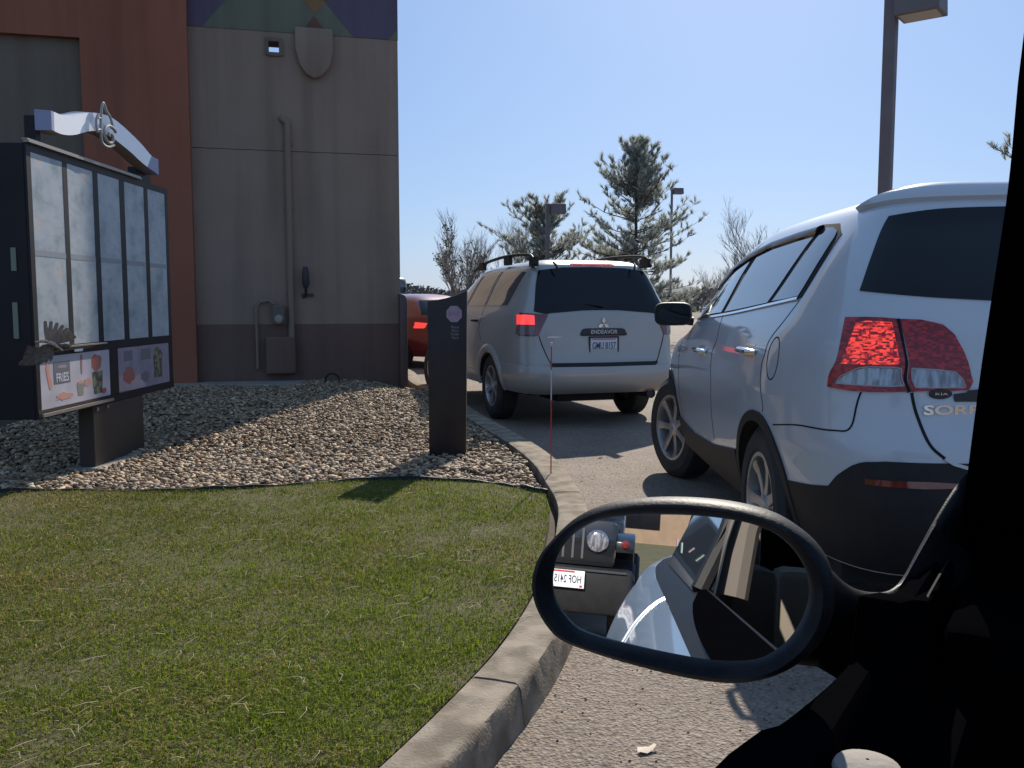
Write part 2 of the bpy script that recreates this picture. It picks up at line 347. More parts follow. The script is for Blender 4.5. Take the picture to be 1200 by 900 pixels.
class Body:
    """car body as a stack of rounded plan outlines: levels (z, rear u, front u, half width); local x = right, y = forward"""
    def __init__(s, levels, nr=5.5, mr=6., nf=3.2, mf=4.):
        L = np.array(levels); s.z0, s.z1 = L[0, 0], L[-1, 0]
        s.ur, s.uf, s.w = (Pchip(L[:, 0], L[:, k]) for k in (1, 2, 3)); s.nr, s.mr, s.nf, s.mf = nr, mr, nf, mf; s.cache = {}
        s.levels = L
    def ring(s, z):
        k = round(z, 4)
        if k in s.cache: return s.cache[k]
        ur, uf, w = s.ur(z), s.uf(z), s.w(z); uc = (ur + uf) / 2; a = max((uf - ur) / 2, 1e-3)
        th = np.linspace(0, math.pi, 361); c, sn = np.cos(th), np.sin(th)
        rear = th <= math.pi / 2
        u = np.where(rear, uc - a * np.abs(c) ** (2 / s.nr), uc + a * np.abs(c) ** (2 / s.nf))
        v = np.where(rear, w * np.abs(sn) ** (2 / s.mr), w * np.abs(sn) ** (2 / s.mf))
        # fine end samples
        d = np.r_[0, np.cumsum(np.hypot(np.diff(u), np.diff(v)))]; S = d / d[-1]
        s.cache[k] = (S, u, v); return s.cache[k]
    def P(s, t, z):
        S, u, v = s.ring(z); a = abs(t); return np.array([-math.copysign(1, t) * np.interp(a, S, v), np.interp(a, S, u), z])
    def S(s, u, z):
        S_, U, V = s.ring(z); return (float(np.interp(u, U, S_)), z)
    def R(s, v, z):
        S_, U, V = s.ring(z); i = int(np.argmax(V)); return (math.copysign(float(np.interp(abs(v), V[:i + 1], S_[:i + 1])), v), z)
    def N(s, t, z):
        e = .004; z_ = min(max(z, s.z0 + e), s.z1 - e)
        a = s.P(t + e, z_) - s.P(t - e, z_); b = s.P(t, z_ + e) - s.P(t, z_ - e); n = np.cross(a, b); n /= (np.linalg.norm(n) + 1e-9)
        S_, U, V = s.ring(z_); c = np.array([0, (U[0] + U[-1]) / 2, z_])
        p = s.P(t, z_) - c; p[1] *= .25
        return n if n @ p > 0 else -n
    def mesh(s, name, m, parent, zs, wheels=(), K=110, wr=.4, under=None):
        t = np.linspace(0, 1, K) ; rings = []
        for z in zs:
            half = [s.P(x, z) for x in t]; rings.append(half + [np.array([-p[0], p[1], p[2]]) for p in half[-2:0:-1]])
        n = len(rings[0]); V = [p for r in rings for p in r]
        F = [(i * n + k, i * n + (k + 1) % n, (i + 1) * n + (k + 1) % n, (i + 1) * n + k) for i in range(len(zs) - 1) for k in range(n)]
        F += [tuple(range(n))[::-1], tuple(range((len(zs) - 1) * n, len(zs) * n))]
        b = MB().add(V, F); o = b.build(name, [m, M['under']], parent, angle=50)
        for y in wheels:
            c = MB().lathe([(-1.3, 0.001), (-1.3, wr), (1.3, wr), (1.3, .001)], 48, 'x', (0, y, .345)); co = c.build('cutter', M['under'], None, smooth=False)
            # keep the middle of the car closed: two short cutters
            md = o.modifiers.new('b', 'BOOLEAN'); md.operation = 'DIFFERENCE'; md.solver = 'EXACT'; md.object = co; md.material_mode = 'TRANSFER'
            par = o.parent; o.parent = None
            bpy.context.view_layer.update(); dg = bpy.context.evaluated_depsgraph_get()
            me = bpy.data.meshes.new_from_object(o.evaluated_get(dg)); o.modifiers.clear(); o.data = me; o.parent = par
            bpy.data.objects.remove(co)
        o.data.set_sharp_from_angle(angle=rad(50)); o.data.polygons.foreach_set('use_smooth', [True] * len(o.data.polygons))
        o.data.name = name
        return o
    def patch(s, name, top, bot, m, parent, off=.004, thick=.012, n=28, k=8, mirror=1, smooth=False, build=True, mb=None, spread=None):
        f = cr if smooth else lin
        T, B = f(top, n), f(bot, n); G = []; E = []
        for j in range(k + 1):
            q = j / k; row = []
            for i in range(n):
                t, z = B[i] * (1 - q) + T[i] * q; t *= mirror; o_ = off
                if spread: o_ = off + spread * math.sin(math.pi * q)
                row.append(s.P(t, z) + s.N(t, z) * o_)
            G.append(row)
        b = mb or MB(); b.grid(G)
        border = [(0, i) for i in range(n)] + [(j, n - 1) for j in range(1, k + 1)] + [(k, i) for i in range(n - 2, -1, -1)] + [(j, 0) for j in range(k - 1, 0, -1)]
        W = []
        for j, i in border:
            q = j / k; t, z = B[i] * (1 - q) + T[i] * q; t *= mirror
            W.append((G[j][i], G[j][i] - s.N(t, z) * thick))
        c = len(W); b.add([w[0] for w in W] + [w[1] for w in W], [(i, (i + 1) % c, c + (i + 1) % c, c + i) for i in range(c)])
        if build: return b.build(name, m, parent, angle=40)
    def seam(s, e, *a, **k): return s.strip(*a, **k).build('panel_gap', M['gap'], e)
    def strip(s, path, width, off=.0015, mirror=1, mb=None, n=None, smooth=True, h=.004):
        pts = cr(path, n or 10 * len(path)) if smooth else lin(path, n or 10 * len(path)); P3 = []; Nn = []
        for t, z in pts:
            t *= mirror; P3.append(s.P(t, z)); Nn.append(s.N(t, z))
        rows = []
        for i in range(len(P3)):
            d = P3[min(i + 1, len(P3) - 1)] - P3[max(i - 1, 0)]; d = d / (np.linalg.norm(d) + 1e-9); w = np.cross(d, Nn[i]) * width / 2
            c = P3[i]; rows.append([c - w - Nn[i] * h, c - w + Nn[i] * off, c + w + Nn[i] * off, c + w - Nn[i] * h])
        b = mb or MB(); b.grid(rows); return b

def wheel(parent, x, y, r, rim, side, spokes, steer=0., w=.225, name='wheel'):
    """side -1: left (outer face towards -x)"""
    h = w / 2; o = side
    pr = [(-h * .86, rim), (-h, rim + .02), (-h, r - .045), (-h * .78, r - .006), (-h * .4, r), (h * .4, r), (h * .78, r - .006), (h, r - .045), (h, rim + .02), (h * .86, rim)]
    b = MB().lathe(pr, 48); 
    for k in range(60):   # tread blocks
        t = 2 * math.pi * k / 60
        m4 = Matrix.Rotation(t, 4, 'X'); b.box(-h * .7, h * .7, -.010, .010, r - .004, r + .004, m4)
    t = b.build(name, M['rubber'], parent, angle=30); t.location = (x, y, r); t.rotation_euler = (0, 0, steer)
    f = MB(); xo = o * h
    f.lathe([(xo * .80, rim + .004), (xo * .93, rim + .006), (xo * .93, rim - .012), (xo * .7, rim - .022), (-xo * .7, rim - .03)], 48)
    f.lathe([(xo * .52, .001), (xo * .84, .004), (xo * .86, .030), (xo * .80, .038), (xo * .74, .062), (xo * .3, .075)], 24)
    for k in range(spokes):
        a = 2 * math.pi * k / spokes + .2; m4 = Matrix.Rotation(a, 4, 'X')
        sec = []
        for q, wd, xf, dp in ((.045, .026, .72, .03), (.11, .022, .70, .03), (.17, .024, .74, .03), (rim - .012, .036, .86, .03)):
            sec.append([(xo * xf, -wd, q), (xo * xf + o * .006, 0, q), (xo * xf, wd, q), (xo * xf - o * dp, wd * .8, q), (xo * xf - o * dp, -wd * .8, q)])
        V = [tuple(m4 @ Vector(p)) for q in sec for p in q]
        F = [(i * 5 + j, i * 5 + (j + 1) % 5, (i + 1) * 5 + (j + 1) % 5, (i + 1) * 5 + j) for i in range(3) for j in range(5)] + [(0, 1, 2, 3, 4), (19, 18, 17, 16, 15)]
        f.add(V, F)
    f.build('rim', M['alloy'], t, angle=30)
    d = MB().lathe([(xo * .25, .001), (xo * .25, rim * .70), (xo * .12, rim * .70), (xo * .12, rim - .02), (-xo * .5, rim - .02), (-xo * .5, .001)], 32); d.build('brake_disc', M['disc'], t)
    return t

def plate(parent, loc, s, faces_front=False, white=False):
    """number plate facing -y (rear) or +y (front) with its characters and frame"""
    rz = math.pi if faces_front else 0
    e = MB().box(-.152, .152, -.004, .004, -.078, .078).build('number_plate', M['plate_white'] if white else M['plate'], parent, smooth=False, bevel=.0015)
    e.location = loc; e.rotation_euler = (0, 0, rz)
    text(s, .098, 'plate_characters', M['plate_ink'], e, (0, -.0062, -.004), sx=.60, bold=.0004)
    fr = MB(); fr.box(-.166, .166, -.010, .002, .079, .093); fr.box(-.166, .166, -.010, .002, -.093, -.079); fr.box(-.166, -.153, -.010, .002, -.079, .079); fr.box(.153, .166, -.010, .002, -.079, .079)
    if not white: fr.build('plate_frame', M['black_plastic'], e, smooth=False)
    g = MB(); g.box(-.13, .13, -.0055, -.0042, .060, .070) if not white else g.box(-.06, .13, -.0055, -.0042, .058, .073)
    if white: g.box(-.135, -.11, -.0055, -.0042, -.07, -.05)
    else: g.box(-.06, .09, -.0122, -.0102, -.091, -.083)
    g.build('plate_band', M['plate_red'], e, smooth=False)
    return e

# ------------------------------------------------------------------ ground, lane, kerb
def sheet(name, pts, z, m, kind='structure'):
    b = MB().add([(x, y, z) for x, y in pts], [tuple(range(len(pts)))]); return tag(b.build(name, m, smooth=False), kind=kind)
sheet('ground', [(-900, -900), (900, -900), (900, 1500), (-900, 1500)], -.03, M['far_ground'])
g = MB()
nx, ny = 70, 90
G = [[(x, y, 0) for x in np.linspace(-30, 45, nx)] for y in np.linspace(-25, 75, ny)]
tag(MB().grid(G).build('driveway', M['pavement'], smooth=False), kind='structure')

inner = cr([(-12.5, -6.9), (-8, -5.1), (-4.9, -3.6), (-3.0, -2.2), (-1.75, -.5), (-.95, .85), (-.6, 1.55), (-.333, 2.117), (-.13, 2.642), (-.023, 2.978), (.073, 3.388), (.165, 3.9), (.226, 4.473), (.262, 5.061), (.22, 5.707), (.149, 6.43), (-.014, 7.268), (-.25, 8.2), (-.52, 9.272), (-.95, 11.2), (-1.50, 13.2), (-2.1, 16), (-4, 20)], 220)
def offset(pl, d):
    t = np.gradient(pl, axis=0); t /= np.linalg.norm(t, axis=1)[:, None]; return pl + np.stack([t[:, 1], -t[:, 0]], 1) * d
wid = np.interp(inner[:, 1], [-5, 2.1, 2.9, 4, 5, 6, 7, 9, 13], [.165, .145, .160, .165, .165, .185, .20, .20, .18])[:, None]
outer = offset(inner, wid)
wob = lambda a, k: np.array([math.sin(i * .9 + k) * .5 + math.sin(i * 2.3 + k * 2) * .3 for i in range(a)])
def kerb_piece(i0, i1):
    rows = []
    for i in range(i0, i1):
        a, b = inner[i], outer[i]; d = (b - a) / np.linalg.norm(b - a); w = .0022 * math.sin(i * 1.7) + .0018 * math.sin(i * .61) - (.006 if (i * 7919) % 11 == 0 else 0)
        rows.append([(*(a - d * .004), -.02), (*(a), .125), (*(a + d * .012), .132 + w), (*(a + (b - a) * .5), .134 + w), (*(b - d * .014), .132 + w), (*(b - d * .004), .128), (*(b + d * .003 + d * w), .114), (*(b + d * .010), .055), (*(b + d * .022), -.02)])
    mb = MB().grid(rows)
    for r in (rows[0], rows[-1]): mb.add(r, [tuple(range(9))])
    return tag(mb.build('kerb', M['curb_c'], angle=40), kind='structure')
j1 = int(np.argmin(np.hypot(inner[:, 0] + .13, inner[:, 1] - 2.642))); j2 = int(np.argmin(np.abs(inner[:, 1] - 5.35))); j3 = int(np.argmin(np.abs(inner[:, 1] - 9))); j0 = int(np.argmin(np.abs(inner[:, 1] + .4)))
# cut the path at the joints by inserting a 7 mm gap
def ins(pl, j):
    t = pl[j + 1] - pl[j]; t = t / np.linalg.norm(t); return np.vstack([pl[:j], [pl[j] - t * .0022], [pl[j] + t * .0022], pl[j + 1:]])
for j in sorted((j0, j1, j2, j3), reverse=True): inner = ins(inner, j); outer = ins(outer, j)
js = [0]; off_ = 0
for j in sorted((j0, j1, j2, j3)): js.append(j + 1 + off_); off_ += 1
js.append(len(inner))
for a, b in zip(js[:-1], js[1:]): kerb_piece(a, b)
jm = MB()
for j in js[1:-1]:
    a, b = inner[j], outer[j]; c = inner[j - 1], outer[j - 1]
    jm.add([(*a, -.01), (*b, -.01), (*b, .118), (*a, .118), (*c[0], -.01), (*c[1], -.01), (*c[1], .118), (*c[0], .118)], [(0, 1, 2, 3), (4, 5, 6, 7), (3, 2, 6, 7), (1, 2, 6, 5)])
tag(jm.build('kerb_joint', M['curb_joint'], smooth=False), kind='structure')

gap_in = offset(inner, -.035)
# planted island behind the kerb: soil base, turf, gravel bed
BORDER = np.array([(-9, 5.0), (-6, 5.15), (-4.2, 5.3), (-3.3, 5.38), (-2.81, 5.46), (-2.1, 5.43), (-1.7, 5.52), (-1.31, 5.67), (-.79, 5.80), (-.225, 5.73), (.03, 5.56), (.21, 5.38)])
BORDER = cr(BORDER, 80)
sel = [p for p in gap_in]
tag(MB().add([(x, y, .055) for x, y in inner] + [(-14, 20, .055), (-24, 20, .055), (-24, -6.9, .055)], [tuple(range(len(inner) + 3))]).build('soil_bed', M['soil'], smooth=False), kind='structure')
lawn_edge = offset(inner, -.012); lawn_edge[inner[:, 1] > 4.0] = offset(inner, -.05)[inner[:, 1] > 4.0]
le = [p for p in lawn_edge if p[1] < 5.33]
LAWN = np.array(le + [p for p in BORDER[::-1]] + [(-20, 4.6), (-20, -6.9)])
tag(MB().prism([tuple(p) for p in LAWN], .03, .118, 'z').build('lawn', M['turf'], smooth=False), kind='structure')
# black edging between turf and gravel
eb = []
bt = np.gradient(BORDER, axis=0); bt /= np.linalg.norm(bt, axis=1)[:, None]
for i, p in enumerate(BORDER):
    nrm = np.array([-bt[i][1], bt[i][0]]); q = p + nrm * .012; h = .137 + .008 * math.sin(i * .35) + .004 * math.sin(i * 1.3)
    eb.append([(*p, .05), (*p, h), (*q, h), (*q, .05)])
tag(MB().grid(eb).build('lawn_edging', M['edging'], smooth=False), 'thin black plastic edging strip between the lawn and the gravel bed', 'garden edging')

def inside(poly, P):
    x, y = P[:, 0], P[:, 1]; c = np.zeros(len(P), bool); n = len(poly); j = n - 1
    for i in range(n):
        xi, yi = poly[i]; xj, yj = poly[j]
        m = ((yi > y) != (yj > y)); 
        with np.errstate(divide='ignore', invalid='ignore'): m &= x < (xj - xi) * (y - yi) / (yj - yi) + xi
        c ^= m; j = i
    return c
def fbm(P, s, seed=0):
    r = np.random.default_rng(seed); out = np.zeros(len(P))
    for k in range(14):
        a = r.uniform(0, 6.28); f = s * 2 ** (k / 4); ph = r.uniform(0, 6.28); out += np.sin((P[:, 0] * math.cos(a) + P[:, 1] * math.sin(a)) * f + ph) / (1 + k * .22)
    return out / 3.2

# ---- lawn blades
def grass(n):
    y = 1.35 + (6.0 - 1.35) * RNG.random(n) ** 1.25; x = -.72 * y - .35 + RNG.random(n) * (1.12 * y + 1.1); P = np.stack([x, y], 1)
    P = P[inside(LAWN, P)]
    # clumps
    n1 = fbm(P, 4.5, 1); n2 = fbm(P, 1.3, 5); n3 = fbm(P, 14, 9)
    keep = RNG.random(len(P)) < np.clip(.86 + .22 * n1 + .15 * n3, .35, 1); P, n1, n2, n3 = P[keep], n1[keep], n2[keep], n3[keep]; n = len(P)
    n4 = fbm(P, 2.4, 21); dead = RNG.random(n) < np.clip(.08 + .36 * n4 + .12 * n1 - .10 * (P[:, 0] + .9), .015, .7)
    h = RNG.uniform(.014, .033, n) * np.clip(1 + .28 * n1 + .12 * n3, .5, 1.5); w = RNG.uniform(.0008, .0018, n)
    a = RNG.uniform(0, 6.283, n) + n3; lean = RNG.uniform(.25, 1.1, n); h = np.where(dead, h * .9, h); lean = np.where(dead, lean + .6, lean)
    dx, dy = np.cos(a), np.sin(a); px, py = -dy, dx
    z0 = np.full(n, .112)
    rx, ry = P[:, 0], P[:, 1]
    mx, my, mz = rx + dx * h * .25 * lean, ry + dy * h * .25 * lean, z0 + h * .62
    tx, ty = rx + dx * h * lean, ry + dy * h * lean; tz = z0 + h * np.clip(1.05 - .35 * lean, .3, 1)
    V = np.empty((n, 5, 3)); V[:, 0] = np.stack([rx - px * w, ry - py * w, z0], 1); V[:, 1] = np.stack([rx + px * w, ry + py * w, z0], 1)
    V[:, 2] = np.stack([mx - px * w * .85, my - py * w * .85, mz], 1); V[:, 3] = np.stack([mx + px * w * .85, my + py * w * .85, mz], 1); V[:, 4] = np.stack([tx, ty, tz], 1)
    b = (np.arange(n) * 5)[:, None]; loops = np.concatenate([b + 0, b + 1, b + 3, b + 2, b + 2, b + 3, b + 4], 1).ravel(); counts = np.tile([4, 3], n)
    g0 = np.array([.135, .155, .016]); g1 = np.array([.190, .250, .020]); t = np.clip(.5 + .55 * n2 + .3 * (P[:, 0] + 1) * .4 + RNG.normal(0, .25, n), 0, 1)[:, None]
    c = g0 * (1 - t) + g1 * t; c *= RNG.uniform(.75, 1.25, (n, 1)); d = np.array([.36, .275, .105]) * RNG.uniform(.5, 1.25, (n, 1)); c = np.where(dead[:, None], d, c)
    return raw_mesh('grass', V.reshape(-1, 3), loops, counts, M['grass'], np.repeat(c, 5, 0))
tag(grass(520000), kind='stuff')

# longer fallen straws on the lawn and torn edge tufts
sb = MB()
for i in range(420):
    y = random.uniform(1.8, 5.6); x = random.uniform(-.6 * y - .2, .1); 
    if not inside(LAWN, np.array([[x, y]]))[0]: continue
    a = random.uniform(0, 3.14); l = random.uniform(.03, .09); z = .135 + random.random() * .018
    sb.tube([(x, y, z), (x + math.cos(a) * l * .5, y + math.sin(a) * l * .5, z + .006), (x + math.cos(a + .3) * l, y + math.sin(a + .3) * l, z - .004)], .0009, 3)
tag(sb.build('straw', mat('straw', (.46, .38, .24), .8)), kind='stuff')

# ---- gravel of river stones
BED = np.array([tuple(p + np.array([0, .02])) for p in BORDER] + [tuple(p) for p in offset(inner, -.055) if 5.45 < p[1] < 11.9] + [(-1.5, 12.2), (-8.5, 10.4), (-9, 5.1)])
def ico(sub):
    import bmesh
    bm = bmesh.new(); bmesh.ops.create_icosphere(bm, subdivisions=sub, radius=1); V = np.array([v.co for v in bm.verts]); F = np.array([[v.index for v in f.verts] for f in bm.faces]); bm.free(); return V, F
def mound(x, y):
    k = np.interp(y, inner[:, 1], inner[:, 0]); a = np.clip((y - 6.2) / 4.8, 0, 1); b = np.clip((k - .06 - x) / .9, 0, 1)
    return .15 * a * a * (3 - 2 * a) * b * b * (3 - 2 * b)
mg = []
for y in np.linspace(5.55, 12.6, 50):
    k = float(np.interp(y, inner[:, 1], inner[:, 0])) - .05
    mg.append([(x, y, .088 + float(mound(x, y))) for x in np.r_[np.linspace(-14, -5, 6), np.linspace(-4.6, k, 30)]])
tag(MB().grid(mg).build('gravel_bed_soil', M['soil']), kind='structure')
def stones(n, name, poly, ymin, ymax, smin, smax, zb):
    IV, IF = ico(2 if ymax < 8 else 1); zb = zb + (.0 if ymax < 8 else .0)
    P = np.stack([RNG.uniform(-4.6, .5, n), RNG.uniform(ymin, ymax, n)], 1); P = P[inside(poly, P)]; n = len(P)
    s = np.exp(RNG.uniform(math.log(smin), math.log(smax), n))
    sc = np.stack([s * RNG.uniform(.8, 1.45, n), s * RNG.uniform(.6, 1.0, n), s * RNG.uniform(.38, .62, n)], 1)
    V = np.repeat(IV[None], n, 0) * (1 + .16 * np.sin(IV[None, :, :1] * 3 + RNG.uniform(0, 6, (n, 1, 1))) + .12 * np.sin(IV[None, :, 1:2] * 4 + RNG.uniform(0, 6, (n, 1, 1))))
    V = V * sc[:, None, :]
    az, ti = RNG.uniform(0, 6.28, n), RNG.normal(0, .33, n); ca, sa, ct, st = np.cos(az), np.sin(az), np.cos(ti), np.sin(ti)
    x, y, z = V[..., 0], V[..., 1], V[..., 2]; x, z = x * ct[:, None] - z * st[:, None], x * st[:, None] + z * ct[:, None]
    x, y = x * ca[:, None] - y * sa[:, None], x * sa[:, None] + y * ca[:, None]
    V = np.stack([x + P[:, 0][:, None], y + P[:, 1][:, None], z + (zb + RNG.uniform(-.008, .03, n) + .012 * fbm(P, 3, 3) + mound(P[:, 0], P[:, 1]))[:, None]], 2)
    pal = np.array([(.40, .31, .22), (.30, .245, .19), (.52, .43, .32), (.24, .21, .185), (.45, .38, .31), (.34, .24, .165), (.60, .53, .43), (.19, .16, .14)])
    c = pal[RNG.integers(0, len(pal), n)] * RNG.uniform(.7, 1.2, (n, 1)) * np.array([.88, .77, .63])
    m = len(IV); loops = (IF[None] + (np.arange(n) * m)[:, None, None]).ravel(); counts = np.full(n * len(IF), 3)
    return raw_mesh(name, V.reshape(-1, 3), loops, counts, M['stone'], np.repeat(c, m, 0))
V_parts = []
a = stones(15000, 'gravel', BED, 5.3, 6.9, .009, .026, .100); b = stones(52000, 'gravel_far', BED, 6.9, 13.4, .011, .026, .100)
import bmesh as _bm
bm = _bm.new(); bm.from_mesh(a.data); bm.from_mesh(b.data); bm.to_mesh(a.data); bm.free(); bpy.data.objects.remove(b); tag(a, kind='stuff')

# grit on the lane
gm = MB()
for i in range(260):
    y = random.uniform(2.1, 7.5); x = np.interp(y, outer[:, 1], outer[:, 0]) + abs(random.gauss(0, .35)) + .03; s = random.uniform(.002, .006)
    if 1.6 < y: gm.add([(x - s, y, 0), (x, y - s, 0), (x + s, y, 0), (x, y + s, 0), (x, y, s * 1.1)], [(0, 1, 4), (1, 2, 4), (2, 3, 4), (3, 0, 4)])
tag(gm.build('grit', mat('grit', (.12, .095, .075), .9), smooth=False), kind='stuff')
# dead leaf by the kerb
lf = MB(); lf.grid([[(-.028, -.012, .008), (-.01, -.018, .003), (.012, -.012, .006), (.03, -.004, .016)], [(-.032, 0, .004), (-.01, 0, .010), (.012, 0, .012), (.035, .002, .008)], [(-.026, .012, .012), (-.008, .016, .006), (.014, .012, .004), (.028, .008, .014)]])
o = lf.build('dead_leaf', M['leaf_dead'], None); o.location = (.385, 2.45, .002); o.rotation_euler = (0, 0, .4); tag(o, 'small pale curled leaf lying on the lane pavement by the kerb', 'leaf')

# ------------------------------------------------------------------ building
def building():
    e = empty('restaurant_building', (-1.65, 13.3, 0), -math.atan2(-.24, .97) , 'restaurant wall of taupe and orange stucco with plum base and diamond painted top band', 'building')
    # local x runs along the wall to the right, y goes away from the lane
    H = 7.6; T = .3
    def wall(name, x0, x1, z0, z1, m, holes=(), y0=0., y1=T):
        mb = MB(); xs = sorted({x0, x1, *[h[0] for h in holes], *[h[1] for h in holes]}); zs = sorted({z0, z1, *[h[2] for h in holes], *[h[3] for h in holes]})
        for i in range(len(xs) - 1):
            for j in range(len(zs) - 1):
                cx, cz = (xs[i] + xs[i + 1]) / 2, (zs[j] + zs[j + 1]) / 2
                if any(h[0] < cx < h[1] and h[2] < cz < h[3] for h in holes): continue
                mb.box(xs[i], xs[i + 1], y0, y1, zs[j], zs[j + 1])
        import bmesh
        o = mb.build(name, m, e, smooth=False); bm = bmesh.new(); bm.from_mesh(o.data); bmesh.ops.remove_doubles(bm, verts=bm.verts, dist=1e-5)
        seen = {}
        for f in bm.faces: seen.setdefault(tuple(round(c, 4) for c in f.calc_center_median()), []).append(f)
        bmesh.ops.delete(bm, geom=[f for v in seen.values() if len(v) > 1 for f in v], context='FACES'); bm.to_mesh(o.data); bm.free(); return o
    wall('front_wall', -2.86, 0, .98, 3.42, M['tan_wall']); wall('upper_wall', -2.86, 0, 3.428, 5.05, M['tan_wall'], [(-1.80, -1.66, 4.77, 4.92)])
    wall('wall_base', -2.86, .004, -.05, .977, M['plum_wall'], y0=-.012)
    # painted band with diamonds
    wall('painted_band', -2.86, .004, 5.053, H, M['green_p'], y0=-.006)
    dm = MB(); D = 1.45
    def dia(cx, cz, w, h, m):
        pts = [(cx - w, cz), (cx, cz - h), (cx + w, cz), (cx, cz + h)]
        # clip to band
        def clip(P, f, inter):
            out = []
            for i in range(len(P)):
                a, b = P[i], P[(i + 1) % len(P)]
                if f(a): out.append(a)
                if f(a) != f(b): out.append(inter(a, b))
            return out
        for k, lim, sg in ((0, -2.855, 1), (0, -.002, -1), (1, 5.058, 1), (1, H - .01, -1)):
            pts = clip(pts, lambda p: (p[k] - lim) * sg >= 0, lambda a, b: tuple(a[i] + (b[i] - a[i]) * ((lim - a[k]) / (b[k] - a[k])) for i in (0, 1)))
            if len(pts) < 3: return
        MB().prism(pts, -.0095, -.004, 'y').build('painted_diamond', m, e, smooth=False)
    dia(-3.0, 5.62, .80, .95, M['purple_p']); dia(-.38, 5.72, .82, .95, M['purple_p']); dia(-1.16, 5.95, .55, .62, M['orange_p']); dia(-1.17, 5.05, .20, .26, M['rust_p'])
    dia(-3.0, 7.5, .8, .9, M['orange_p']); dia(-1.16, 7.2, .6, .6, M['purple_p']); dia(-.1, 7.3, .5, .6, M['rust_p'])
    # orange block stands a little proud, with a grey blind panel
    wall('orange_wall', -9.5, -2.862, -.05, H, M['orange_wall'], [(-6.9, -4.2, 1.1, 4.76)], y0=-.16, y1=T)
    MB().box(-6.9, -4.2, -.06, .1, 1.1, 4.76).build('blind_panel', M['recess_wall'], e, smooth=False)
    # side, back, roof
    MB().box(-.3, 0, T + .002, 12, -.05, H).build('side_wall', M['tan_wall'], e, smooth=False)
    MB().box(-9.5, -9.2, T + .002, 12, -.05, H).build('side_wall', M['orange_wall'], e, smooth=False)
    MB().box(-9.5, 0, 12.002, 12.3, -.05, 6.6).build('back_wall', M['tan_wall'], e, smooth=False)
    MB().box(-9.2, -.302, T + .002, 11.99, 4.2, 4.4).build('roof', M['roof_m'], e, smooth=False)
    # scupper frame, hole shows sky
    f = MB(); f.box(-1.84, -1.80, -.03, -.001, 4.73, 4.96); f.box(-1.66, -1.60, -.03, -.001, 4.73, 4.96); f.box(-1.80, -1.66, -.03, -.001, 4.92, 4.97); f.box(-1.80, -1.66, -.03, -.001, 4.72, 4.77)
    f.build('scupper_frame', M['recess_wall'], e, smooth=False)
    # shield shaped stucco boss
    pts = [(-1.44, 5.12), (-.92, 5.12), (-.915, 4.8), (-.97, 4.6), (-1.08, 4.47), (-1.19, 4.43), (-1.30, 4.49), (-1.39, 4.63), (-1.44, 4.82)]
    MB().prism(cr(pts + [pts[0]], 40)[:-1].tolist() if False else pts, -.10, -.0125, 'y').build('shield_boss', M['tan_wall'], e, bevel=.02)
    p = MB(); p.tube([(-1.57, -.06, .8), (-1.57, -.06, 3.72), (-1.57, -.055, 3.80), (-1.63, -.04, 3.86), (-1.66, .02, 3.88)], .045, 12)
    for z in (1.4, 2.6, 3.5): p.box(-1.64, -1.50, -.03, -.002, z, z + .04)
    p.build('conduit_pipe', M['pipe_m'], e)
    MB().box(-1.83, -1.66, -.16, -.013, 1.02, 1.25).build('meter_box', M['box_m'], e, smooth=False, bevel=.012)
    MB().lathe([(-.19, .001), (-.185, .05), (-.16, .06), (-.155, .07), (-.13, .07)], 20, 'y', (-1.745, 0, 1.06)).build('gas_meter', M['lens_pale'], e)
    MB().tube([(-2.05, -.05, .35), (-2.05, -.05, 1.22), (-2.0, -.05, 1.3), (-1.88, -.05, 1.32), (-1.80, -.06, 1.27)], .022, 8).build('gas_pipe', M['pipe_m'], e)
    MB().box(-1.93, -1.52, -.14, -.013, .28, .80).build('utility_box', M['plum_wall'], e, smooth=False, bevel=.015)
    l = MB(); l.tube([(-1.36, -.10, 1.50), (-1.36, -.10, 1.56), (-1.36, -.10, 1.70), (-1.36, -.10, 1.80)], [.03, .055, .05, .03], 12); l.tube([(-1.36, -.10, 1.52), (-1.36, -.03, 1.40), (-1.40, -.01, 1.36)], .02, 8); l.box(-1.42, -1.25, -.03, -.002, 1.38, 1.42)
    l.build('tap_fitting', M['dark_metal'], e)
    return e
bld = building()
bx = lambda x, y: (-1.65 + .97073 * x - .24018 * y, 13.3 + .24018 * x + .97073 * y)
BS = .895
bld.rotation_euler = (0, 0, math.atan2(.24018, .97073)); bld.location = (-1.65 * BS, 13.3 * BS, CAM_H * (1 - BS)); bld.scale = (BS, BS, BS)
def on_wall(o, x, y, z=0): px, py = bx(x, y); o.location = (px * BS, py * BS, CAM_H * (1 - BS) + z * BS); o.scale = (BS, BS, BS); o.rotation_euler = (0, 0, math.atan2(.24018, .97073)); return o
# guard post at the building corner
o = MB().prism([(-.01, .05), (.10, .05), (.105, 1.24), (.098, 1.34), (.075, 1.39), (.04, 1.415), (-.01, 1.42)], -.16, .05, 'y').build('corner_guard', mat('guard_brown', (.10, .065, .058), .6), None, bevel=.012)
tag(on_wall(o, -.02, -.02), 'rounded brown guard post standing at the building corner', 'corner guard')
o = MB().box(-3.6, -1.46, -.62, -.02, .0, .175).build('concrete_step', M['concrete'], None, smooth=False, bevel=.01)
tag(on_wall(o, 0, 0), 'low concrete slab along the foot of the wall behind the menu board', 'slab')
o = MB(); o.lathe([(-.02, .085), (-.03, .10), (0, .11), (.01, .10), (.005, .085)], 28, 'y'); o = o.build('drain_ring', M['dark_metal'], None)
tag(on_wall(o, -1.03, -.5, .20), 'small dark pipe ring standing in the gravel by the wall', 'pipe end')

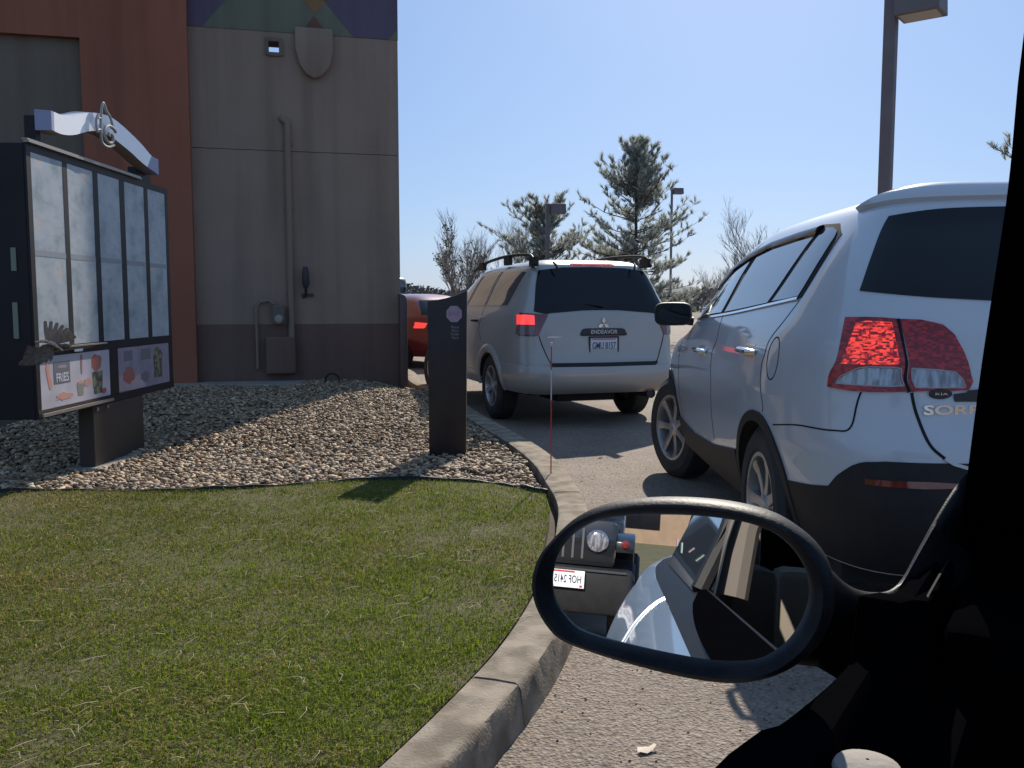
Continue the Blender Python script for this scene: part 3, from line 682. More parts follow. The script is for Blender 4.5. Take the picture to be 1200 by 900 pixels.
# ------------------------------------------------------------------ menu board
X0 = -2.9
def menu():
    e = empty('menu_board', (X0 - .2, 6.57, .12), 0, 'tall dark drive-through menu board with five pale panels on a steel pedestal', 'menu board')
    L = lambda x, y, z: (x - (X0 - .2), y - 6.57, z - .12)
    def bx_(name, x0, x1, y0, y1, z0, z1, m, par=e, bevel=0., smooth=False):
        a, b = L(x0, y0, z0), L(x1, y1, z1); return MB().box(a[0], b[0], a[1], b[1], a[2], b[2]).build(name, m, par, smooth=smooth, bevel=bevel)
    D = .46
    bx_('cabinet', X0 - D, X0 - .03, 5.47, 7.68, .56, 2.235, M['menu_frame'], bevel=.006)
    # frame rails and mullions
    pan = [(5.52, 5.905), (5.965, 6.325), (6.40, 6.745), (6.83, 7.19), (7.265, 7.62)]
    fr = MB()
    def fb(y0, y1, z0, z1, d=0): a, b = L(X0 - .028, y0, z0), L(X0 - .0112 + d, y1, z1); fr.box(a[0], b[0], a[1], b[1], a[2], b[2])
    fb(5.47, 7.68, 2.188, 2.235); fb(5.47, 7.68, .945, 1.005); fb(5.47, 7.68, .56, .612, .004)
    ys = [5.47] + [y for p in pan for y in p] + [7.68]
    for i in range(0, len(ys), 2): fb(ys[i], ys[i + 1], 1.006, 2.187, -.001)
    for y0, y1 in ((5.47, 5.515), (6.475, 6.615), (7.60, 7.68)): fb(y0, y1, .613, .944, -.001)
    fr.build('frame', M['menu_frame'], e, smooth=False)
    t = MB(); a, b = L(X0 - .02, 5.46, 2.236), L(X0 + .015, 7.1, 2.248); t.box(a[0], b[0], a[1], b[1], a[2], b[2]); a, b = L(X0 - .03, 5.46, 2.250), L(X0 + .006, 7.1, 2.260); t.box(a[0], b[0], a[1], b[1], a[2], b[2])
    t.build('top_trim', M['menu_alu'], e, smooth=False)
    t = MB(); a, b = L(X0 + .0, 5.49, .572), L(X0 + .012, 6.47, .592); t.box(a[0], b[0], a[1], b[1], a[2], b[2]); t.build('bottom_trim', M['menu_alu'], e, smooth=False)
    t = MB(); a, b = L(X0 + .0, 5.49, .990), L(X0 + .02, 6.38, 1.0); t.box(a[0], b[0], a[1], b[1], a[2], b[2]); t.build('ledge_trim', M['menu_alu'], e, smooth=False)
    for i, (y0, y1) in enumerate(pan):
        p = bx_('menu_panel', X0 - .027, X0 - .014, y0, y1, 1.006, 2.187, menu_mat('menu_print', 3.1 * i + 1)) ; 
        s = MB()
        # slim clear panel joint across the print
        a, b = L(X0 - .0138, y0, 1.565), L(X0 - .0125, y1, 1.60); s.box(a[0], b[0], a[1], b[1], a[2], b[2]); s.build('panel_joint', M['joint_m'], p, smooth=False)
    # posters
    def poster(y0, y1, m): return bx_('poster', X0 - .027, X0 - .014, y0, y1, .614, .943, m)
    p1 = poster(5.516, 6.474, M['poster']); p2 = poster(6.616, 7.599, M['poster2'])
    def blob(par, name, pts, m, dx=0): 
        P = [L(0, y, z)[1:] for y, z in pts]; MB().prism(P, L(X0 - .0139, 0, 0)[0], L(X0 - .0125 + dx, 0, 0)[0], 'x').build(name, m, par, smooth=False)
    def rag(cy, cz, ry, rz, seed, n=22, j=.35):
        r = random.Random(seed); return [(cy + math.cos(2 * math.pi * k / n) * ry * (1 - j * r.random()), cz + math.sin(2 * math.pi * k / n) * rz * (1 - j * r.random())) for k in range(n)]
    blob(p1, 'print_box', [(5.68, .76), (5.89, .76), (5.89, .90), (5.68, .90)], M['poster_grey'])
    text('FRIES', .078, 'print_text', M['white_ink'], p1, L(X0 - .0118, 5.785, .795), rot=(rad(90), 0, rad(90)), sx=.92, bold=.002)
    blob(p1, 'print_mark', rag(5.79, .867, .075, .014, 3), mat('print_soft', (.25, .25, .28), .6), .0004)
    blob(p1, 'print_splash', [(5.595, .905), (5.625, .89), (5.63, .82), (5.655, .76), (5.65, .735), (5.62, .73), (5.60, .80), (5.585, .86)], M['poster_orange'])
    blob(p1, 'print_fries', rag(5.80, .672, .13, .034, 8, 30, .6), M['poster_orange'])
    blob(p1, 'print_cup', [(5.99, .655), (6.06, .655), (6.075, .735), (5.975, .735)], M['poster_cup'])
    blob(p1, 'print_cup_top', rag(6.025, .745, .05, .014, 4), M['poster_orange'], .0004)
    blob(p1, 'print_straw', [(6.04, .80), (6.055, .80), (6.065, .93), (6.04, .93)], M['poster_red'])
    blob(p1, 'print_sauce', rag(6.13, .735, .06, .035, 5), M['poster_orange'])
    blob(p1, 'print_tall_cup', [(6.22, .645), (6.34, .645), (6.36, .80), (6.20, .80)], M['poster_olive'])
    blob(p1, 'print_flame', rag(6.27, .865, .095, .068, 6, 20, .3), M['poster_red'])
    blob(p1, 'print_dots', rag(6.37, .655, .05, .022, 7), M['poster_red'])
    blob(p2, 'print_box', [(6.72, .84), (6.87, .84), (6.87, .92), (6.72, .92)], M['poster_grey'])
    blob(p2, 'print_box', [(7.03, .83), (7.22, .83), (7.22, .92), (7.03, .92)], M['poster_grey'])
    blob(p2, 'print_food', rag(6.80, .73, .12, .08, 11), M['poster_red'])
    blob(p2, 'print_food', rag(7.10, .70, .10, .05, 12), M['poster_grey'])
    blob(p2, 'print_bottle', [(7.28, .67), (7.44, .67), (7.46, .86), (7.39, .92), (7.31, .92), (7.27, .85)], M['poster_olive'])
    bx_('latch_tag', X0 + .001, X0 + .006, 5.93, 6.04, .955, .972, M['tag_white'])
    for z0, z1, x in ((1.47, 1.61, -.10), (1.06, 1.28, -.105), ): bx_('end_label', X0 + x - .03, X0 + x, 5.462, 5.4695, z0, z1, M['label'])
    # pedestal, foot
    bx_('pedestal', X0 - .12, X0 - .012, 6.19, 7.03, .13, .555, M['pedestal'], bevel=.004)
    bx_('foot_slab', X0 - .20, X0 + .05, 6.14, 7.10, .09, .135, M['concrete'], bevel=.01)
    for y in (6.24, 6.40): MB().lathe([(0, .001), (0, .014), (.010, .014), (.013, .006), (.013, .001)], 12, 'x', L(X0 - .011, y, .535)).build('bolt', M['menu_alu'], e)
    # rear feet bars carrying the topper
    for y0, y1, z1 in ((5.735, 5.80, 2.45), (7.25, 7.52, 2.36)):
        a, b = L(X0 - .16, y0, 2.22), L(X0 - .088, y1, z1); MB().box(a[0], b[0], a[1], b[1], a[2], b[2]).build('topper_bracket', M['menu_frame'], e, smooth=False, bevel=.005)
    # wavy topper box
    top = [(5.727, 2.474), (5.876, 2.476), (6.035, 2.505), (6.23, 2.563), (6.409, 2.597), (6.596, 2.606), (6.763, 2.584), (6.938, 2.548), (7.122, 2.504), (7.282, 2.452), (7.43, 2.443)]
    bot = [(5.727, 2.355), (5.865, 2.353), (6.024, 2.38), (6.219, 2.439), (6.371, 2.467), (6.56, 2.467), (6.75, 2.44), (6.925, 2.407), (7.047, 2.378), (7.19, 2.351), (7.43, 2.318)]
    T, B = cr(top, 44), cr(bot, 44)
    def sec(i0, i1, name, mm):
        fr_, bk = [], []; g = MB(); A = []
        for i in range(i0, i1):
            (y, z), (y2, z2) = T[i], B[i]; A.append([L(X0 + .02, y, z), L(X0 - .085, y, z + .010), L(X0 - .085, y2, z2), L(X0 + .02, y2, z2), L(X0 + .02, y, z)])
        n = len(A); V = [p for r in A for p in r[:4]]; F = []; MI = []
        for i in range(n - 1):
            for j in range(4): F.append((i * 4 + j, i * 4 + (j + 1) % 4, (i + 1) * 4 + (j + 1) % 4, (i + 1) * 4 + j)); MI.append(1 if j == 2 else 0)
        F += [(0, 1, 2, 3), ((n - 1) * 4, (n - 1) * 4 + 3, (n - 1) * 4 + 2, (n - 1) * 4 + 1)]; MI += [0, 0]
        g.add(V, F); g.mi = MI; return g.build(name, mm, e, angle=30)
    sec(1, 40, 'topper_face', [M['topper'], M['topper_under']]); sec(0, 2, 'topper_end', [M['topper_cap'], M['topper_cap']]); sec(39, 44, 'topper_end', [M['topper_cap'], M['topper_cap']])
    # swirl of wire: drop shaped loop with spiral
    w = MB(); xx = X0 + .055
    def T3(pts, n=40): return [L(xx, y, z) for y, z in cr(pts, n)]
    w.tube(T3([(6.33, 2.42), (6.335, 2.53), (6.36, 2.63), (6.392, 2.665), (6.43, 2.62), (6.49, 2.585), (6.52, 2.53), (6.50, 2.515)]), .009, 6)
    sp = [(6.47 + (.125 - .012 * t) * math.cos(t), 2.452 + (.085 - .008 * t) * math.sin(t)) for t in np.linspace(.6, 9.2, 44)]
    w.tube([L(xx, y, z) for y, z in sp], .011, 6)
    w.tube(T3([(6.33, 2.42), (6.345, 2.385), (6.40, 2.372), (6.46, 2.378), (6.53, 2.40)]), .010, 6)
    w.tube(T3([(6.30, 2.57), (6.27, 2.53), (6.265, 2.48), (6.28, 2.44)]), .008, 6); w.tube(T3([(6.30, 2.545), (6.33, 2.55)], 4), .008, 6); w.tube(T3([(6.28, 2.46), (6.33, 2.475)], 4), .008, 6)
    w.build('swirl_emblem', M['wire'], e)
menu()

# ------------------------------------------------------------------ stop post ("please place order here")
def stop_post():
    e = empty('order_post', (-.49, 6.86, .09), 0, 'dark brown order post with faded pink octagon and four small lines of text', 'sign post')
    hw = .150
    # tall box with sloped, slightly hollow top; shallow depth
    top = [(-hw, 1.205), (-.08, 1.212), (-.01, 1.225), (.06, 1.245), (.11, 1.266), (hw, 1.288)]
    pts = [(-hw + .004, -.03), (hw - .016, -.03)] + top[::-1]
    MB().prism(pts, -.055, .055, 'y').build('post_body', M['brown_post'], e, bevel=.008)
    o8 = [(.052 + .063 * math.cos(rad(22.5 + 45 * k)), 1.105 + .066 * math.sin(rad(22.5 + 45 * k))) for k in range(8)]
    oc = MB().prism(o8, -.0585, -.056, 'y').build('octagon', M['pink_faded'], e, smooth=False)
    text('STOP', .040, 'octagon_text', M['pink_text'], oc, (.052, -.0596, 1.105), sx=.9)
    for i, s in enumerate(('Please', 'Place', 'Order', 'Here')): text(s, .030, 'print_line', M['grey_text'], e, (.058, -.0565, 1.005 - i * .0265), sx=.85)
stop_post()

# driveway marker rod
e = empty('marker_rod', (.262, 5.95, .13), 0, 'thin red and white marker rod standing upright beside the kerb', 'marker rod')
MB().tube([(0, 0, -.03), (0, 0, .50)], .0042, 8).build('rod', M['red_rod'], e); MB().tube([(0, 0, .501), (0, 0, .70)], .0043, 8).build('white_band', M['white_rod'], e); MB().tube([(0, 0, .701), (0, 0, .86)], .0043, 8).build('rod_tip', M['red_rod'], e)
MB().lathe([(.861, .001), (.861, .0075), (.885, .0075), (.886, .001)], 10, 'z').build('rod_cap', M['white_rod'], e)

# ------------------------------------------------------------------ bird in flight by the menu board
def bird():
    e = empty('flying_bird', (-2.60, 5.02, 1.03), 0, 'small brown bird flying past the menu board with one wing raised', 'bird')
    # body along local y->z plane seen from +x; flying to the right of the picture
    prof = [(0, .002), (.015, .012), (.035, .022), (.07, .026), (.11, .020), (.135, .015), (.155, .017), (.172, .013), (.182, .004), (.194, .001)]
    b = MB(); b.tube([(-.06 + a, 0, -.012 + .10 * a) for a, r in prof], [r for a, r in prof], 12); b.build('bird_body', M['bird_b'], e)
    def wing(name, root, tip_dirs, m, m2):
        w = MB(); n = len(tip_dirs)
        for i, (dx, dy, dz, l) in enumerate(tip_dirs):
            d = Vector((dx, dy, dz)).normalized(); r = Vector(root) + Vector((.0 + .008 * i, 0, 0)); s = d.cross(Vector((0, 1, .2)))  .normalized() * .0135
            a, b_, c = r, r + d * l * .55, r + d * l
            w.add([a - s * .5, a + s * .5, b_ + s, c + s * .75, c + d * .006, c - s * .75, b_ - s], [(0, 1, 2, 3, 4, 5, 6)])
        return w.build(name, m, e)
    wing('wing', (-.02, .03, .02), [(-.15 + .20 * i, .2, 1.0 - .075 * i, .125 - .003 * i) for i in range(8)], M['bird_w'], None)
    wing('wing', (-.02, -.02, .0), [(-.55 - .0 * i + .10 * i, -.45, -.55 + .02 * i, .15 - .006 * i) for i in range(8)], M['bird_b'], None)
    w = MB(); w.tube([(-.06, -.02, .030), (.0, -.03, .034), (.05, -.035, .020), (.105, -.04, -.018)], [.004, .010, .011, .003], 8); w.build('wing_edge', M['bird_lit'], e)  # leading edge of the wing, its lit streak put into the buff colour
    t = MB(); 
    for i in range(6): 
        a = -.10 + .05 * i; t.add([(-.055, 0, -.008), (-.055, .004, -.004), (-.145, .01 * i, -.03 + a * .25), (-.142, .01 * i + .004, -.045 + a * .25)], [(0, 1, 2, 3)])
    t.build('tail', M['bird_b'], e)
bird()

# ------------------------------------------------------------------ cars
ZS = lambda z0, z1, extra=(): sorted(set(np.round(np.concatenate([np.linspace(z0, z1 - .12, 58), z1 - .12 * (1 - np.linspace(0, 1, 26)) ** 2, list(extra)]), 4)))

def sorento():
    deg = 1.0
    e = empty('white_suv', (2.02, 3.0, 0), -rad(deg), 'white SUV with lit red tail lamp right ahead, seen past the side mirror', 'car')
    lv = [(.30, .10, 4.50, .86), (.42, .03, 4.58, .90), (.58, 0, 4.63, .93), (.75, .01, 4.62, .945), (.88, .045, 4.52, .945), (1.0, .06, 4.25, .935), (1.07, .07, 3.85, .925), (1.15, .085, 3.60, .905), (1.25, .12, 3.36, .865), (1.32, .150, 3.22, .835),
          (1.45, .235, 2.98, .775), (1.58, .33, 2.72, .70), (1.645, .36, 2.52, .645), (1.69, .42, 2.28, .56), (1.72, .58, 2.02, .45), (1.738, .85, 1.8, .30), (1.744, 1.15, 1.6, .12)]
    B = Body(lv, nr=7., mr=8.)
    wy = (.97, 3.56)
    body = B.mesh('body', M['white_paint'], e, ZS(.30, 1.744), wy, wr=.405)
    # lower black cladding: rear bumper (stepped), arches, sills
    RS, SS = B.R, B.S
    def both(f):
        f(1); f(-1)
    for s_ in (1, -1):
        B.patch('bumper_cladding', [SS(.60, .555), SS(.35, .585), SS(.23, .605), RS(.845, .655), RS(.815, .70), RS(.79, .718), RS(.72, .728), RS(.0, .728)], [SS(.56, .31), SS(.15, .31), RS(.80, .31), RS(.6, .31), RS(.3, .31), RS(0, .31)], M['black_plastic'], e, off=.006, n=50, k=10, mirror=s_)
        B.patch('sill_cladding', [SS(1.40, .55), SS(2.0, .48), SS(2.6, .46), SS(3.14, .50)], [SS(1.40, .31), SS(2.0, .31), SS(2.6, .31), SS(3.14, .31)], M['black_plastic'], e, off=.012, n=30, mirror=s_)
        for y in wy:
            A = [(y + .405 * math.cos(t), .345 + .405 * math.sin(t)) for t in np.linspace(-.08, math.pi + .08, 30)]
            O = [(y + .452 * math.cos(t), .345 + .452 * math.sin(t)) for t in np.linspace(-.08, math.pi + .08, 30)]
            B.patch('arch_trim', [SS(u, max(z, .31)) for u, z in O], [SS(u, max(z, .31)) for u, z in A], M['black_plastic'], e, off=.010, thick=.05, n=60, k=3, mirror=s_)
        # side windows
        B.patch('window_surround', [SS(3.12, 1.175), SS(2.70, 1.37), SS(2.3, 1.485), SS(1.9, 1.555), SS(1.4, 1.605), SS(.95, 1.615), SS(.72, 1.60), SS(.62, 1.55)],
                [SS(3.10, 1.165), SS(2.66, 1.178), SS(2.2, 1.200), SS(1.8, 1.222), SS(1.4, 1.245), SS(1.05, 1.27), SS(.85, 1.283), SS(.69, 1.295)], M['gap'], e, off=.0025, n=60, k=14, mirror=s_)
        g = dict(off=.006, n=30, k=12, mirror=s_)
        B.patch('side_window', [SS(2.78, 1.30), SS(2.5, 1.405), SS(2.2, 1.49), SS(1.92, 1.535)], [SS(2.74, 1.19), SS(2.5, 1.20), SS(2.2, 1.215), SS(2.03, 1.222)], M['side_glass'], e, **g)
        B.patch('side_window', [SS(1.80, 1.55), SS(1.5, 1.578), SS(1.2, 1.59), SS(.93, 1.59)], [SS(1.95, 1.226), SS(1.6, 1.246), SS(1.35, 1.262), SS(1.15, 1.275)], M['side_glass'], e, **g)
        B.patch('quarter_window', [SS(.86, 1.592), SS(.76, 1.585), SS(.68, 1.565), SS(.665, 1.54)], [SS(1.08, 1.282), SS(.95, 1.288), SS(.82, 1.295), SS(.73, 1.303)], M['side_glass'], e, **g)
        B.patch('window_visor', [SS(2.68, 1.385), SS(2.3, 1.495), SS(1.95, 1.552), SS(1.6, 1.585), SS(1.2, 1.60), SS(.90, 1.603)], [SS(2.62, 1.352), SS(2.3, 1.455), SS(1.95, 1.512), SS(1.6, 1.547), SS(1.2, 1.562), SS(.92, 1.567)], M['tint_glass'], e, off=.014, thick=.016, n=40, k=4, mirror=s_, spread=.012)
        B.strip([SS(3.05, 1.163), SS(2.4, 1.188), SS(1.8, 1.218), SS(1.2, 1.258), SS(.72, 1.292)], .012, .009, s_).build('belt_trim', M['chrome'], e)
        # tail lamps: lit outer half on the body, duller inner half on the tailgate
        off = dict(off=.007, thick=.02)
        B.patch('tail_lamp', [RS(.805, 1.220), RS(.76, 1.222), RS(.72, 1.221), RS(.676, 1.217)], [RS(.862, .968), RS(.82, .962), RS(.76, .962), RS(.655, .968)], M['lamp_red'], e, n=40, k=14, mirror=s_, **off)
        B.patch('lit_lens', [RS(.785, 1.198), RS(.76, 1.207), RS(.73, 1.206), RS(.690, 1.203)], [RS(.835, 1.055), RS(.81, 1.055), RS(.75, 1.058), RS(.678, 1.060)], M['lamp_on'], e, n=36, k=12, mirror=s_, off=.0095, thick=.004)
        rm = B.strip([RS(.842, .986), RS(.83, 1.012), RS(.79, 1.044), RS(.76, 1.050), RS(.69, 1.050), RS(.672, 1.046), RS(.665, .99), RS(.70, .984), RS(.842, .984)], .004, .0125, s_, smooth=False)
        B.patch('reverse_lens', [RS(.840, .990), RS(.81, 1.03), RS(.77, 1.046), RS(.674, 1.046)], [RS(.838, .984), RS(.80, .984), RS(.75, .984), RS(.668, .984)], M['lamp_clear'], e, n=24, k=6, mirror=s_, off=.0105, thick=.005)
        B.patch('tail_lamp_inner', [RS(.664, 1.216), RS(.60, 1.214), RS(.53, 1.198), RS(.495, 1.165), RS(.468, 1.11)], [RS(.640, .968), RS(.58, .972), RS(.50, .972), RS(.452, .976), RS(.438, 1.005)], M['lamp_red'], e, n=36, k=12, mirror=s_, **off)
        B.patch('fog_lens', [RS(.637, 1.046), RS(.56, 1.042), RS(.50, 1.034), RS(.478, 1.012)], [RS(.628, .984), RS(.56, .984), RS(.50, .984), RS(.47, .988)], M['lamp_clear'], e, n=24, k=6, mirror=s_, off=.0105, thick=.005)
        B.strip([RS(.640, 1.048), RS(.56, 1.044), RS(.50, 1.036), RS(.474, 1.010), RS(.467, .984), RS(.63, .982), RS(.640, 1.048)], .004, .0125, s_, mb=rm, smooth=False); rm.build('lens_edge', M['lens_rim'], e)
        # seams
        B.seam(e, [RS(.671, 1.218), RS(.661, 1.10), RS(.648, .966)], .013, .004, s_, smooth=False)
        B.seam(e, [RS(.640, .965), RS(.622, .88), RS(.590, .79), RS(.545, .745)], .010, .002, s_)
        B.seam(e, [SS(.72, .765), SS(.45, .800), SS(.22, .812), SS(.15, .835), SS(.14, .96)], .006, .0015, s_)
        B.seam(e, [SS(.70, 1.285), SS(.78, 1.20), SS(.90, 1.10), SS(.94, 1.00), SS(.88, .84), SS(.875, .80)], .0055, .0012, s_)
        B.seam(e, [SS(1.97, 1.21), SS(1.98, .9), SS(1.95, .52)], .0055, .0012, s_)
        B.seam(e, [SS(3.05, 1.15), SS(3.10, .9), SS(3.0, .5)], .0055, .0012, s_)
        if s_ == 1:
            B.seam(e, [SS(.79 + .075 * math.cos(t), 1.04 + .09 * math.sin(t)) for t in np.linspace(0, 2 * math.pi, 25)], .005, .0015, 1)
        # door handles
        for u, z in ((1.17, 1.055), (2.26, 1.0)):
            c = B.P(B.S(u, z)[0] * s_, z); sx = -s_
            h = MB(); h.tube([(c[0] + sx * .004, u + .11, z - .004), (c[0] + sx * .038, u + .09, z), (c[0] + sx * .044, u, z + .003), (c[0] + sx * .038, u - .09, z), (c[0] + sx * .004, u - .11, z - .004)], [.011, .014, .015, .014, .011], 10); h.build('door_handle', M['chrome'], e)
            B.patch('handle_cup', [SS(u - .08, z + .03), SS(u + .08, z + .03)], [SS(u - .08, z - .03), SS(u + .08, z - .03)], M['chrome'], e, off=.003, n=12, k=4, mirror=s_)
        # door mirror
        px = B.P(B.S(2.95, 1.19)[0], 1.19)[0]; sg = s_
        m = MB(); cx = -.985
        V = []; n = 20
        for (uu, sc_) in ((2.93, .94), (2.95, 1.0), (3.02, 1.0), (3.10, .86), (3.14, .55)):
            V.append([(sg * (cx + .125 * sc_ * (abs(math.cos(t)) ** .5) * math.copysign(1, math.cos(t)) - .02 - (uu - 2.93) * -.2), uu, 1.205 + .078 * sc_ * (abs(math.sin(t)) ** .5) * math.copysign(1, math.sin(t))) for t in np.linspace(0, 2 * math.pi, n + 1)])
        m.grid(V); m.add(V[-1][:-1], [tuple(range(n))]); m.add(V[0][:-1], [tuple(range(n))]); mo = m.build('door_mirror', M['black_plastic'], e, angle=40)
        g_ = MB().add([(p[0], 2.926, p[2]) for p in [(sg * (cx - .02 + .105 * math.cos(t)), 0, 1.205 + .062 * math.sin(t)) for t in np.linspace(0, 2 * math.pi, 24)[:-1]]], [tuple(range(23))]); g_.build('mirror_face', M['tint_glass'], mo, fix=False)
        MB().tube([(sg * -.86, 2.98, 1.155), (sg * -.93, 3.0, 1.165)], .03, 8).build('mirror_stalk', M['black_plastic'], mo)
        MB().tube([(sg * (-.63 + .02 * (i > 0 and i < 6)), .75 + .34 * i, (1.686, 1.722, 1.742, 1.745, 1.735, 1.712, 1.655)[i]) for i in range(7)], .016, 8).build('roof_rail', M['black_plastic'], e) if False else None
        # wheels
        for k, y in enumerate(wy):
            wheel(e, -s_ * .815, y, .365, .235, -s_, 7, steer=(rad(17) if k == 1 else 0))
    # spoiler, rear glass
    B.patch('rear_window', [RS(.605, 1.598), RS(.4, 1.622), RS(0, 1.628), RS(-.4, 1.622), RS(-.605, 1.598)], [RS(.755, 1.318), RS(.5, 1.290), RS(0, 1.272), RS(-.5, 1.290), RS(-.755, 1.318)], M['tint_glass'], e, off=.005, n=60, k=16, smooth=True)
    B.patch('spoiler', [SS(.46, 1.700), RS(.40, 1.712), RS(0, 1.716), RS(-.40, 1.712), (-SS(.46, 1.700)[0], 1.700)], [RS(.64, 1.640), RS(.4, 1.655), RS(0, 1.660), RS(-.4, 1.655), RS(-.64, 1.640)], M['white_paint'], e, off=.020, thick=.03, n=60, k=8, smooth=True, spread=.02)
    B.patch('windshield', [SS(2.50, 1.60), SS(2.62, 1.618), (1.0, 1.628)], [SS(3.20, 1.20), SS(3.42, 1.16), (1.0, 1.13)], M['tint_glass'], e, off=.004, n=30, k=12)
    B.patch('windshield', [SS(2.50, 1.60), SS(2.62, 1.618), (1.0, 1.628)], [SS(3.20, 1.20), SS(3.42, 1.16), (1.0, 1.13)], M['tint_glass'], e, off=.004, n=30, k=12, mirror=-1)
    B.strip([RS(.3, .742), RS(.0, .742), RS(-.3, .742)], .01, .004).build('tailgate_gap', M['gap'], e)
    B.strip([RS(.545, .745), RS(.50, .722), RS(.40, .708), RS(0, .700), RS(-.40, .708), RS(-.50, .722), RS(-.545, .745)], .012, .010).build('tailgate_edge', M['white_paint'], e)
    B.patch('reflector', [RS(.78, .662), RS(.60, .665), RS(.48, .66)], [RS(.78, .642), RS(.60, .640), RS(.48, .645)], M['lamp_dark'], e, off=.010, n=20, k=3)
    B.patch('reflector', [RS(.78, .662), RS(.60, .665), RS(.48, .66)], [RS(.78, .642), RS(.60, .640), RS(.48, .645)], M['lamp_dark'], e, off=.010, n=20, k=3, mirror=-1)
    MB().box(-.78, .78, .3, 4.3, .22, .34).build('underbody', M['under'], e, smooth=False)
    # emblem, sticker, chrome letters
    y = float(B.P(B.R(.52, .97)[0], .97)[1]) - .006
    t = text('SORENTO', .046, 'model_letters', M['chrome'], e, (-.607, y - .002, .905), align='LEFT', sx=1.75, bold=.0012, ext=.003)
    o = MB().lathe([(-.004, .001), (-.004, .036), (0, .040), (.003, .036)], 28, 'y').build('oval_badge', M['dark_metal'], e); o.scale = (1, 1, .45); o.location = (-.548, y + .002, .962)
    text('KIA', .026, 'badge_letters', M['chrome'], o, (0, -.007, 0), sx=1.1)
    sk = MB(); r = random.Random(3)
    base = [(-.50, .936), (-.26, .936), (-.26, .988)]; jag = [(-.26 - .02 * i, .985 + (.006 if i % 2 else -.010) + .004 * r.random()) for i in range(1, 9)]
    sk.prism(base + jag + [(-.455, .975), (-.46, .968), (-.505, .962)], y - .003, y - .001, 'y').build('tailgate_sticker', M['dark_metal'], e, smooth=False)
    MB().tube([(-.05, 1.1, 1.74), (-.05, 1.06, 1.755), (-.05, 1.0, 1.775)], [.03, .018, .006], 8).build('roof_antenna', M['black_plastic'], e)
    # front lamps and grille, for the far side
    for s_ in (1, -1):
        B.patch('headlamp', [SS(4.05, .93), SS(4.35, .92)], [SS(4.15, .80), SS(4.46, .74)], M['lamp_clear'], e, off=.006, n=16, k=6, mirror=s_)
    B.patch('grille', [SS(4.50, .86), (1., .87)], [SS(4.5, .74), (1., .70)], M['black_plastic'], e, off=.006, n=16, k=5); B.patch('grille', [SS(4.50, .86), (1., .87)], [SS(4.5, .74), (1., .70)], M['black_plastic'], e, off=.006, n=16, k=5, mirror=-1)
sorento()

